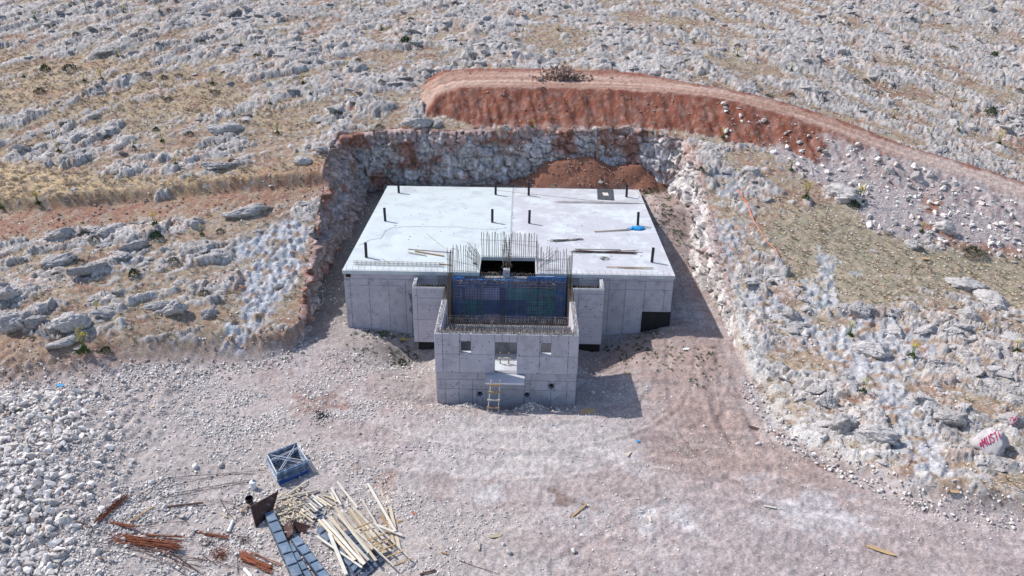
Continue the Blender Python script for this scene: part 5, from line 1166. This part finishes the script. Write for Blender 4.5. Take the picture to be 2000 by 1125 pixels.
quad_sheet([(618, 1036), (631, 1027), (712, 1095), (690, 1115)], .22, 'steelblue', 'blue grey form panel under the pile of sawn planks, left side', 'form_panel_sheet', 'form panel', .1, 5)
quad_sheet([(640, 1045), (680, 1035), (750, 1094), (688, 1150)], .12, 'steeldark', 'dark form panel at the bottom of the pile of sawn planks', 'form_panel_sheet', 'form panel', .1, 4)
quad_sheet([(590, 978), (625, 968), (640, 1010), (612, 1018)], .16, 'steeldark', 'dark blue form panel under the short boards north of the plank pile', 'form_panel_sheet', 'form panel', .14, 3)
quad_sheet([(681, 1000), (703, 996), (757, 1078), (742, 1082)], .34, 'ply', 'dusty brown plywood sheet lying along the pile of planks', 'plywood_sheet', 'plywood', .02)
def plk(x1, y1, x2, y2, w, mt, h1, h2=None, lab=None, group=True, t=.045, ox=600, oy=900, sc=5.):
    h2 = h1 if h2 is None else h2; a = GZ(ox+x1/sc, oy+y1/sc, zq+h1); b = GZ(ox+x2/sc, oy+y2/sc, zq+h2)
    return stick('plank', a, b, w, t, mt, lab or 'pale sawn plank lying in the jumbled pile of timber', 'plank', None if lab else 'planks in the timber pile')
plk(235, 130, 490, 460, .10, 'woodpale', .10, .3, 'long thin plank sticking out of the pile to the upper left, over a brown board')
plk(240, 218, 565, 272, .11, 'woodbrown', .05, .05, 'brown board lying by itself above the timber pile'); plk(450, 235, 640, 265, .07, 'woodpale', .05, .05, 'thin batten touching the tail of the lone brown board')
plk(592, 220, 862, 690, .13, 'woodpale', .12, .3, 'long plank crossing the right hand fan of boards'); plk(722, 285, 850, 820, .10, 'wood', .08, .12, 'narrow board second from the right in the fan of boards')
plk(785, 340, 905, 890, .15, 'wood', .1, .1, 'rightmost wide board of the fan of boards'); plk(692, 370, 835, 885, .14, 'woodbrown', .05, .05, 'browner board beneath the right hand fan of boards')
plk(535, 380, 672, 610, .10, 'woodgrey', .2, .3, 'grey plank left of the fan of boards'); plk(865, 600, 940, 580, .10, 'woodbrown', .05, .05, 'short brown offcut sticking out to the right of the fan'); plk(640, 612, 928, 728, .14, 'woodpale', .4, .2, 'white plank pointing right across the fan of boards')
for i, (a, b, c, d, w) in enumerate([(110, 575, 465, 970, .12), (150, 570, 555, 1012), (190, 530, 600, 972, .12), (230, 545, 565, 1000, .1), (250, 500, 640, 870, .1), (268, 445, 672, 975, .13), (330, 480, 620, 830, .1), (355, 495, 610, 885, .1), (400, 560, 640, 860, .1), (445, 450, 780, 800, .12), (410, 462, 700, 870, .11), (300, 520, 600, 900, .1), (210, 590, 530, 1000, .1), (560, 620, 760, 850, .1), (600, 700, 820, 880, .1)] if False else [(110, 575, 465, 970, .12), (150, 570, 555, 1012, .12), (190, 530, 600, 972, .12), (230, 545, 565, 1000, .1), (250, 500, 640, 870, .1), (268, 445, 672, 975, .13), (330, 480, 620, 830, .1), (355, 495, 610, 885, .1), (400, 560, 640, 860, .1), (445, 450, 780, 800, .12), (410, 462, 700, 870, .11), (300, 520, 600, 900, .1), (210, 590, 530, 1000, .1), (560, 620, 760, 850, .1), (600, 700, 820, 880, .1)]):
    plk(a, b, c, d, w, ['wood', 'woodpale', 'woodgrey', 'wood', 'woodgrey'][i % 5], .40+.05*(i % 4), .36+.04*(i % 3))
plk(215, 705, 380, 1110, .16, 'woodpale', .5, .35, 'wide pale plank laid crosswise on top of the sawn planks'); plk(95, 737, 535, 1042, .09, 'woodpale', .34, .3, 'thin white batten crossing under the wide crosswise plank')
for i, (a, b, c, d) in enumerate([(45, 335, 190, 440), (90, 350, 240, 445), (130, 345, 262, 432), (5, 400, 100, 490), (180, 370, 260, 420), (-20, 420, 80, 500), (-60, 470, 60, 560), (-70, 500, 60, 600), (-40, 440, 90, 560), (235, 265, 330, 430), (215, 350, 300, 400), (300, 305, 350, 350), (230, 310, 280, 400), (160, 340, 215, 355), (20, 385, 120, 470), (60, 370, 150, 450)]):
    plk(a, b, c, d, .09, ['woodpale', 'wood', 'woodgrey'][i % 3], .26+.04*(i % 3), .24+.03*(i % 2), None) if i not in (9,) else plk(a, b, c, d, .09, 'woodpale', .3, .3, 'thin batten standing proud of the short boards north of the pile')
for lab, a, b, c, d, w, mt in (('grey beam pointing from the rusty plate towards the scaffold stack', 558, 972, 600, 945, .10, 'woodgrey'), ('weathered beam lying between the scaffold shadow and the offcuts', 541, 980, 622, 960, .12, 'woodgrey'), ('brown lath by the base of the rusty plate', 470, 1006, 492, 985, .07, 'woodbrown'), ('thin brown stick lying between the rusty bars', 255, 1023, 301, 994, .07, 'woodbrown'),
                               ('dark rusty strip beside a white stone', 328, 994, 398, 986, .10, 'rustdark'), ('grey board lying near the stone bank foot, upper left yard', 199, 776, 210, 781, .08, 'woodpale')):
    p_, q_ = Vector(spot(a, b)), Vector(spot(c, d)); stick('plank', p_+Vector((0, 0, .12)), q_+Vector((0, 0, .12)), w, .05, mt, lab, 'plank')
# ladder lying on the pile
A0, A1, B0, B1 = [Vector(GZ(600+x/5, 900+y/5, zq+h)) for x, y, h in ((462, 672, .62), (845, 1028, .35), (640, 600, .62), (1012, 962, .35))]
e = empty('wooden_ladder', A0, 'pale wooden ladder lying across the right side of the timber pile', 'ladder')
for p, q in ((A0, A1), (B0, B1)): MB().bar(p, q, .05, .07, o=A0).build('rail', M['woodpale'], e)
for t in (0, .33, .47, .62, .8, 1.): MB().bar(A0.lerp(A1, t)+Vector((0, 0, .04)), B0.lerp(B1, t)+Vector((0, 0, .04)), .06, .03, o=A0).build('rung', M['woodbrown'], e)
# wood offcuts: countless small pieces in one heap
b_ = MB()
for i in range(190):
    px = random.gauss(570, 17); py = random.gauss(994, 14)-.25*(px-570); q = GZ(px, py, zq+random.uniform(.03, .33)); a = random.uniform(0, 6.28); l = random.uniform(.08, .34); dv = Vector((math.cos(a)*l, math.sin(a)*l, random.uniform(-.06, .06)))
    b_.bar(Vector(q)-dv/2, Vector(q)+dv/2, random.uniform(.03, .08), .03)
half = len(b_.v)//16*8
tag(b_.build('timber_offcuts', M['wood']), kind='stuff')
b_ = MB()
for i in range(110):
    px = random.gauss(575, 22); py = random.gauss(998, 17)-.2*(px-570); q = GZ(px, py, zq+random.uniform(.03, .36)); a = random.uniform(0, 6.28); l = random.uniform(.1, .45); dv = Vector((math.cos(a)*l, math.sin(a)*l, random.uniform(-.06, .06)))
    b_.bar(Vector(q)-dv/2, Vector(q)+dv/2, random.uniform(.04, .09), .03)
tag(b_.build('grey_offcuts', M['woodgrey']), kind='stuff')
# rusty bars
def zb7(x, y): return 120+x/5, 900+y/5
def rbundle(x1, y1, x2, y2, n, jx, jy, lab, h=.16, r=.013, mt='rust', j2=None):
    return bundle('rebar_bundle', (*zb7(x1, y1), *zb7(x2, y2)), None, n, r, mt, lab, 'steel bars', jx, jy, h)
rbundle(345, 618, 632, 348, 26, 6, 2, 'upper arm of the rusty V shaped bars at the lower left'); rbundle(345, 608, 735, 664, 22, 5, 2.2, 'lower arm of the rusty V shaped bars at the lower left')
rbundle(470, 765, 1130, 850, 64, 8, 6.5, 'widest bundle of rusty bars below the V shaped bars', .2, .015); rbundle(560, 725, 1180, 752, 12, 6, 1.2, 'flat row of rusty bars on the upper edge of the widest bundle', .12)
rbundle(1290, 705, 1620, 765, 14, 4, 2., 'short rusty bundle between the widest bundle and the pale pipe')
bundle('rebar_bundle', (472, 1090, 530, 1117), None, 44, .017, 'rust', 'rusty bundle beside the lower end of the ribbed steel panels', 'steel bars', 3, 5, .2); bundle('rebar_bundle', (488, 1082, 552, 1108), None, 5, .012, 'rust', 'few rusty bars spread over the bundle by the ribbed panels', 'steel bars', 3, 1, .25)
def wire(pts, lab, group, mt='rustdark', r=.016, z=.06, name='steel_rod', cat='steel rod', px=True):
    P_ = [Vector(spot(a, b))+Vector((0, 0, z)) for a, b in pts]; Q = []
    for a, b in zip(P_[:-1], P_[1:]):
        n = max(1, int((b-a).length/.5)); Q += [a.lerp(b, i/n) for i in range(n)]
    Q.append(P_[-1]); Q = [Vector((p.x, p.y, max(gh(p.x, p.y)+.03, p.z))) for p in Q]
    c = Q[0]; o = MB().tube(Q, r, 4, True, c).build(name, M[mt], loc=c); return tag(o, lab, cat, group)
LR = 'thin bent rusty rod lying loose on the gravel at the lower left'
for p in ([(265, 974), (330, 935), (520, 920)], [(272, 982), (300, 960), (420, 932), (500, 926)], [(265, 976), (272, 983), (300, 975), (400, 955), (490, 940)], [(315, 976), (400, 960), (485, 944)], [(146, 1018), (215, 1048), (300, 1080)], [(150, 1020), (188, 1062), (260, 1075), (330, 1090), (400, 1125)], [(128, 1040), (146, 1018), (164, 998)],
          [(210, 1060), (290, 1085), (370, 1115)], [(250, 1070), (330, 1084), (410, 1098)], [(325, 1000), (365, 1020), (300, 1023), (262, 1021)], [(270, 1028), (304, 1031)], [(430, 978), (444, 1002), (460, 1020), (480, 1008), (490, 985)], [(430, 978), (476, 993)], [(464, 1080), (465, 1125)], [(180, 1077), (240, 1082), (330, 1105), (370, 1130)], [(340, 1090), (415, 1100), (480, 1115)], [(395, 1086), (430, 1110)], [(310, 1080), (350, 1100), (400, 1110)], [(225, 1040), (250, 1010)], [(440, 1040), (470, 1050), (500, 1075)], [(320, 1072), (352, 1110)], [(330, 1078), (372, 1108)], [(345, 1088), (388, 1118)]):
    wire(p, LR, 'loose rusty rods')
wire([(893, 1095), (930, 1108), (975, 1124)], 'thin dark rod lying on gravel at the bottom centre', None); wire([(1108, 838), (1240, 812)][::-1], 'thin rod in the shadow right of the entrance block', None) if False else None
wire_ball(spot(432, 1086), .42, 26, .22, 'rust', 'rusty tangle of tying wire beside the bottom bundle of bars', 'wire tangle', .008); wire_ball(spot(402, 1062), .28, 12, .1, 'rustdark', 'loose dark wire coil left of the rusty tangle', 'wire tangle', .009)
wire_ball(spot(478, 1058), .3, 12, .14, 'rustdark', 'thin tangle of wire above the bottom bundle of bars', 'wire tangle', .008)
def pipe(p, q, r, mt, lab):
    a = Vector(spot(*p))+Vector((0, 0, r)); b = Vector(spot(*q))+Vector((0, 0, r)); m_ = (a+b)/2; b_ = MB(); n = 12; b_.tube([a, b], r, n, False, m_); b_.tube([a, b], r*.85, n, False, m_); k = len(b_.f)//2
    b_.f += [(e0+i, e0+(i+1) % n, 2*n+e0+(i+1) % n, 2*n+e0+i) for e0 in (0, n) for i in range(n)]; tag(b_.build('plastic_pipe', M[mt], loc=m_), lab, 'pipe')
pipe((446, 1043), (455, 1021), .075, 'white', 'short pale plastic pipe beside the short rusty bundle'); pipe((478, 1114), (492, 1130), .07, 'white', 'pale blue white plastic pipe at the bottom edge beside the rusty bars'); pipe((366, 1015), (378, 1001), .025, 'steelblue', 'thin blue tube lying near the rusty rods')
# bigger single stones in the yard
for px, py, s, lab in ((432, 911, .24, 'squarish grey white stone above the loose rods'), (382, 914, .24, 'flat grey stone left of the squarish stone'), (170, 971, .22, 'smooth pale stone left of the rusty V shaped bars'), (308, 977, .18, 'brown grey stone beside the loose rods'), (322, 992, .18, 'pale stone at the left end of the dark rusty strip'), (296, 944, .17, 'lumpy pale stone above the loose rods'),
                       (995, 1080, .16, 'pale stone on the gravel at the bottom centre'), (983, 1066, .13, 'grey stone just above the pale stone at bottom centre'), (1120, 1078, .15, 'dark grey stone at the bottom centre right'), (1137, 1048, .14, 'pale flat stone right of the puddle stain'), (1375, 833, .1, 'small white stone on the right track'), (1480, 868, .2, 'cluster stone near the foot of the right bank'),
                       (1158, 768, .18, 'pale stone in the shadow right of the entrance block'), (1178, 767, .1, 'reddish stone in the shadow right of the entrance block'), (1210, 771, .1, 'small white stone near the shadow edge')):
    q = spot(px, py); me = boulder_mesh(int(px) % 97, 3, .7); me.materials.append(M['stone']); o = link('stone', me, None, None, q+Vector((0, 0, s*.3))); o.scale = (s, s, s); o.rotation_euler[2] = px; tag(o, lab, 'stone')
# burnt patch
q = spot(629, 812); b_ = MB()
for i in range(260):
    a, r = random.uniform(0, 6.28), abs(random.gauss(0, .36)); x, y = math.cos(a)*r*1.15, math.sin(a)*r*1.3; z = gh(q.x+x, q.y+y)-q.z; s = random.uniform(.02, .07)
    b_.add([(x-s, y-s*.6, z-.01), (x+s, y-s*.5, z-.01), (x+s*.3, y+s, z-.01), (x, y, z+s*.8)], [(0, 1, 3), (1, 2, 3), (2, 0, 3)])
tag(b_.build('burnt_patch', M['ash'], loc=q), 'small black burnt patch of ash on the open ground left of the building', 'burnt patch')
# sheets of cardboard and small litter
def flat(px, py, w, d, rot, mt, lab, cat, name, th=.015):
    q = spot(px, py); b_ = MB(); n = 9; pts = [(w*math.cos(t)*random.uniform(.75, 1.1), d*math.sin(t)*random.uniform(.7, 1.15)) for t in np.linspace(.3, 6.58, n+1)[:-1]]
    v = [(a, b, .05+random.uniform(0, .03)) for a, b in pts]; v += [(a, b, c-.015) for a, b, c in v]; b_.add(v, [tuple(range(n)), tuple(range(2*n-1, n-1, -1))]+[(i, n+i, n+(i+1) % n, (i+1) % n) for i in range(n)])
    o = b_.build(name, M[mt], loc=q); o.rotation_euler[2] = rot; return tag(o, lab, cat)
flat(1147, 805, .55, .36, .2, 'card', 'crumpled tan sheet at the shadow edge right of the entrance block', 'cardboard', 'cardboard_sheet'); flat(1720, 1077, .7, .14, -.5, 'card', 'long torn cardboard strip on the lower right road', 'cardboard', 'cardboard_sheet'); flat(1862, 962, .40, .2, -.2, 'card', 'torn cardboard at the foot of the right bank', 'cardboard', 'cardboard_sheet')
flat(1807, 506, .4, .32, .1, 'card', 'pale cardboard piece in the dry grass on the far right', 'cardboard', 'cardboard_sheet'); flat(1560, 562, .3, .28, .1, 'card', 'cardboard box flap among the dusty rocks right of the pit', 'cardboard', 'cardboard_sheet'); flat(968, 1048, .38, .16, .3, 'ply', 'pale fibre sheet on the gravel at the bottom centre', 'cardboard', 'cardboard_sheet')
flat(1222, 730, .16, .13, 0, 'yellow', 'small yellow wrapper in the shadow right of the entrance block', 'wrapper', 'wrapper'); flat(1357, 479, .16, .1, 0, 'yellow', 'small yellow wrapper at the foot of the right rock face', 'wrapper', 'wrapper'); flat(1246, 863, .12, .08, 0, 'tarp', 'small blue plastic scrap on the ground in front of the building', 'scrap', 'plastic_scrap')
flat(1340, 683, .26, .15, .3, 'white', 'white torn paper bag on the right hand track', 'paper bag', 'paper_bag'); flat(788, 664, .45, .14, -.4, 'yellow', 'yellow brown board in the hollow left of the left shaft', 'board', 'loose_board'); flat(809, 1004, .1, .08, 0, 'orange', 'small orange scrap right of the timber pile', 'scrap', 'plastic_scrap')
flat(119, 757, .3, .12, -.3, 'tarp', 'small blue scrap on the stones at the foot of the left slope', 'scrap', 'plastic_scrap')
o = flat(1472, 837, .62, .17, -.45, 'rustdark', 'dark rusty board on the ground at the foot of the right bank', 'board', 'loose_board')
for i, (a, b, c, d, mt, lab) in enumerate([(1225, 893, 1232, 884, 'wood', 'short pale batten lying upright in the picture on the open yard'), (1118, 1010, 1145, 988, 'woodbrown', 'thin brown lath by the damp stains'), (1135, 985, 1145, 990, 'woodbrown', 'small brown offcut by the damp stains'), (1268, 1010, 1271, 1022, 'wood', 'short wood block on the gravel right of centre'),
                                            (1492, 991, 1515, 994, 'woodpale', 'thin pale lath lying on the right hand road'), (862, 1080, 872, 1084, 'woodbrown', 'small brown wood block at the bottom left centre'), (937, 1062, 935, 1077, 'woodgrey', 'small grey batten standing out on the gravel at the bottom'), (820, 1125, 851, 1115, 'rustdark', 'rusty strip at the bottom edge'), (1600, 912, 1610, 914, 'woodbrown', 'small brown block at the foot of the right bank'), (830, 1060, 840, 1072, 'woodgrey', 'grey offcut right of the timber pile'),
                                            (432, 1006, 444, 1012, 'wood', 'small pale offcut left of the rusty plate'), (500, 1063, 510, 1072, 'woodpale', 'small pale block left of the ribbed panels'), (296, 797, 302, 797, 'wood', 'small tan chip on the gravel upper left yard')]):
    p_, q_ = Vector(spot(a, b)), Vector(spot(c, d)); stick('plank', p_+Vector((0, 0, .06)), q_+Vector((0, 0, .06)), .09, .04, mt, lab, 'plank')
# orange cable on the right bank
wire([(1440, 374), (1452, 395), (1462, 412), (1472, 436), (1488, 460), (1500, 478), (1512, 495), (1522, 515)], 'orange brown cable trailing over the rocks right of the pit', None, 'orange', .045, .12, 'cable', 'cable'); wire([(1441, 374), (1458, 396), (1466, 425), (1480, 446), (1494, 466)], 'second strand of orange cable beside the first on the right bank', None, 'orange', .03, .12, 'cable', 'cable')
# individually recognisable boulders
def boulder(px, py, s, k, lab, rot=0., mt='rock', fl=(1, 1, 1), dz=0.):
    q = spot(px, py); me = boulder_mesh(k, 5, .85); me.materials.append(M[mt]); o = link('boulder', me, None, None, q+Vector((0, 0, s*.12+dz))); o.scale = (s*fl[0], s*fl[1], s*fl[2]); o.rotation_euler = (.15, 0, rot); return tag(o, lab, 'boulder')
for i, (px, py, s, lab, fl) in enumerate([(30, 640, 1.6, 'dark rounded boulder at the left edge of the left slope', (1, 1, 1.)), (70, 640, 1.1, 'boulder just right of the dark rounded boulder at left edge', (1, 1, 1)), (15, 585, 1.2, 'grey boulder at the left edge above the dark rounded one', (1, 1, 1)), (150, 640, 1.5, 'broad pale boulder low on the left slope', (1.2, 1, .8)), (130, 672, 1.2, 'long dark flat boulder below the broad pale boulder', (1.4, .8, .5)),
                                         (110, 465+50, 1.4, 'wide grey slab rock on the middle of the left slope', (1.5, 1, .7)), (180, 535, 1.4, 'long dark grey ledge rock on the left slope', (1.8, .7, .6)), (340, 610, 1.3, 'pale split boulder in the lower middle of the left slope', (1, .9, .8)), (310, 600, 1.1, 'pale ledge left of the split boulder', (1.4, .8, .6)), (265, 485, 1.1, 'ridge shaped grey boulder by the dark bush', (1.7, .8, .7)), (210, 460, 1.2, 'pale leaning slab on the upper left slope', (.9, 1.2, .8)), (120, 465, 1.3, 'pale pointed slab on the upper left slope', (1.4, 1, .8)),
                                         (385, 445, .9, 'pointed grey boulder right of the dark bush', (.9, 1, 1)), (480, 418, 1.6, 'broad flat grey ledge near the top of the dusty patch', (2., .8, .6)), (445, 256, 1.9, 'largest dark hollowed boulder on the upper left hillside', (1.6, .9, .6)), (430, 328, 1.4, 'flat pale slab above the golden terrace', (1.6, .9, .4)), (590, 318, 1.3, 'pale broken slab beside the left rim of the pit', (1.2, 1, .6)),
                                         (820, 245, 1.5, 'pale grey boulder on the rear rim at the foot of the red fill', (1.5, .9, .8)), (855, 247, .9, 'smaller boulder next to the pale boulder on the rear rim', (1, 1, .9)), (1180, 128, 1.5, 'round grey boulder behind the upper road', (1, 1, .8)), (1645, 385, 1.9, 'biggest grey boulder below the stony bank on the right', (1.5, 1, .7)), (1738, 337, .75, 'round pale boulder on the stony bank', (1, 1, 1.2)), (1788, 350, .85, 'left one of two pale boulders on the stony bank', (1, 1, 1.2)), (1815, 345, .7, 'right one of two pale boulders on the stony bank', (1, 1, 1.1)),
                                         (1470, 340, 1.2, 'pale boulder above the right rim of the pit', (1.2, 1, .8)), (1560, 550, .0, '', (1, 1, 1)), (1780, 480, 1.1, 'left grey boulder in the dry grass on the right', (1, .9, .9)), (1840, 450, 1.3, 'pale ledge in the dry grass on the right', (1.4, 1, .8)), (1885, 560, 1.6, 'broad pale rock in the grass at the far right', (1.4, 1, .6)), (1935, 590, 1.6, 'wide cracked pale rock at the right edge', (1.2, 1, .7)), (1680, 610, 1.4, 'pale split boulder beside the dust streak on the right', (1, 1.2, .8)), (1700, 690, 1.5, 'angular pale slab in the middle of the right bank', (1.2, .9, .8)),
                                         (1545, 620, .9, 'small pale boulder pair near the right rim', (1, 1, 1)), (1650, 840, 1.6, 'large pale block at the foot of the right bank', (1, 1, 1)), (1610, 790, 1.0, 'dark cornered block on the lower right bank', (1, 1, .9)), (1710, 860, 1.3, 'long pale ledge on the lower right bank', (1.6, .8, .7)), (1860, 830, 1.2, 'pale rounded boulder left of the painted boulder', (1.2, .9, .8)), (1980, 830, 1.2, 'boulder at the right edge above the painted boulder', (1, 1, .9)), (1890, 620, 1.4, 'rounded grey boulder in the upper right bank', (1.1, .9, .9)), (1750, 650, 1.1, 'small boulder right of the dust streak', (1, 1, .8)),
                                         (1155, 320, .5, '', (1, 1, 1)), (1173, 358, .38, 'pink stained block at the foot of the red heap behind the roof', (1, 1, 1)), (405, 610+5, .9, 'small grey boulder near the dust streak on the left slope', (1, 1, .8)), (545, 562, .5, 'loose grey block lying on the pale blue dust streak', (1.2, 1, .8)), (500, 573, .5, 'pale block in the middle of the left dust streak', (1.2, 1, .8))]):
    if lab: ob_ = boulder(px, py, s*.66, 40+i, lab, -.0105*2*float(spot(px, py).x)+random.uniform(-.2, .2), 'rock', fl)
    if px == 1980: NB = ob_.name
# boulder with hand painted letters
pq = spot(1934, 874); pb = empty('painted_boulder', pq, 'pale boulder with magenta hand painted letters near the right edge', 'boulder')
me = boulder_mesh(77, 4, .95); v = np.array([q.co[:] for q in me.vertices]); me.materials.append(M['paleboulder'])
sc_ = np.array([.98, 1.15, .95])
nrm_dir = -ray(1934, 862); nrm_dir /= np.linalg.norm(nrm_dir); v = v*sc_
k = v@nrm_dir; lim = .62*k.max(); v = v-np.outer(np.maximum(k-lim, 0)*.85, nrm_dir); me.vertices.foreach_set('co', v.astype(np.float32).ravel()); me.update()
rock_o = link('stone_body', me, None, pb, (0, 0, .35))
# strokes in glyph space (x right, y up), laid on the boulder by casting on its surface
ST = {'*': [[(0, .35), (.3, .65)], [(0, .65), (.3, .35)], [(.15, .25), (.15, .75)]], 'M': [[(0, 0), (.05, 1), (.25, .35), (.45, 1), (.5, 0)]], 'U': [[(0, 1), (.03, .1), (.4, 0), (.42, 1)]], 'S': [[(.4, .9), (.1, 1), (.02, .7), (.38, .4), (.3, .05), (0, .05)]], 'T': [[(-.05, .82), (.62, 1.12)], [(.26, .95), (.2, 0)]], 'I': [[(0, 0), (.02, .8)]]}
from mathutils.bvhtree import BVHTree
bvh = BVHTree.FromPolygons([tuple(q) for q in v+np.array([0, 0, .35])], [tuple(p.vertices) for p in me.polygons])
a0_ = np.array([1916., 877.]); ex = np.array([.875, -.48])*1.0; ey = np.array([-.30, -.95]); x0 = 0; base = np.array(pq)
for chs in '*MUSTI':
    for st in ST[chs]:
        pts = []
        for (p1, p2) in zip(st[:-1], st[1:]):
            for t in np.linspace(0, 1, 5): pts.append((p1[0]+(p2[0]-p1[0])*t, p1[1]+(p2[1]-p1[1])*t))
        W_ = []
        for gx, gy in pts:
            pp_ = a0_+ex*(x0+gx)*15+ey*gy*17; dr = Vector(ray(*pp_)).normalized(); hit = bvh.ray_cast(Vector(CP-base), dr)
            if hit[0] is not None: W_.append(hit[0]-dr*.012)
        if len(W_) > 2: MB().tube(W_, .026, 5).build('painted_letter', M['paint'], pb)
    x0 += {'*': .4, 'M': .68, 'U': .58, 'S': .55, 'T': .66, 'I': .3}[chs]
nb = bpy.data.objects[NB]; nbm = nb.data; Mw = Matrix.Translation(nb.location) @ nb.rotation_euler.to_matrix().to_4x4() @ Matrix.Diagonal((*nb.scale, 1))
bv2 = BVHTree.FromPolygons([tuple(Mw @ q.co) for q in nbm.vertices], [tuple(p.vertices) for p in nbm.polygons])
for st in ([(1972, 822), (1977, 812), (1980, 824), (1985, 812), (1990, 824)], [(1974, 830), (1982, 826), (1990, 831)]):
    W_ = []
    for (x1, y1), (x2, y2) in zip(st[:-1], st[1:]):
        for t in np.linspace(0, 1, 4):
            dr = Vector(ray(x1+(x2-x1)*t, y1+(y2-y1)*t)).normalized(); hit = bv2.ray_cast(Vector(CP), dr)
            if hit[0] is not None: W_.append(Mw.inverted() @ (hit[0]-dr*.01))
    if len(W_) > 2: MB().tube(W_, .028, 5).build('painted_mark', M['paint'], nb)
q_ = [Vector(spot(1963+dx, 828+dy)) for dx, dy in ((-8, 2), (-3, -8), (0, 2), (5, -6), (10, 0))]
print('objects', len(bpy.data.objects))
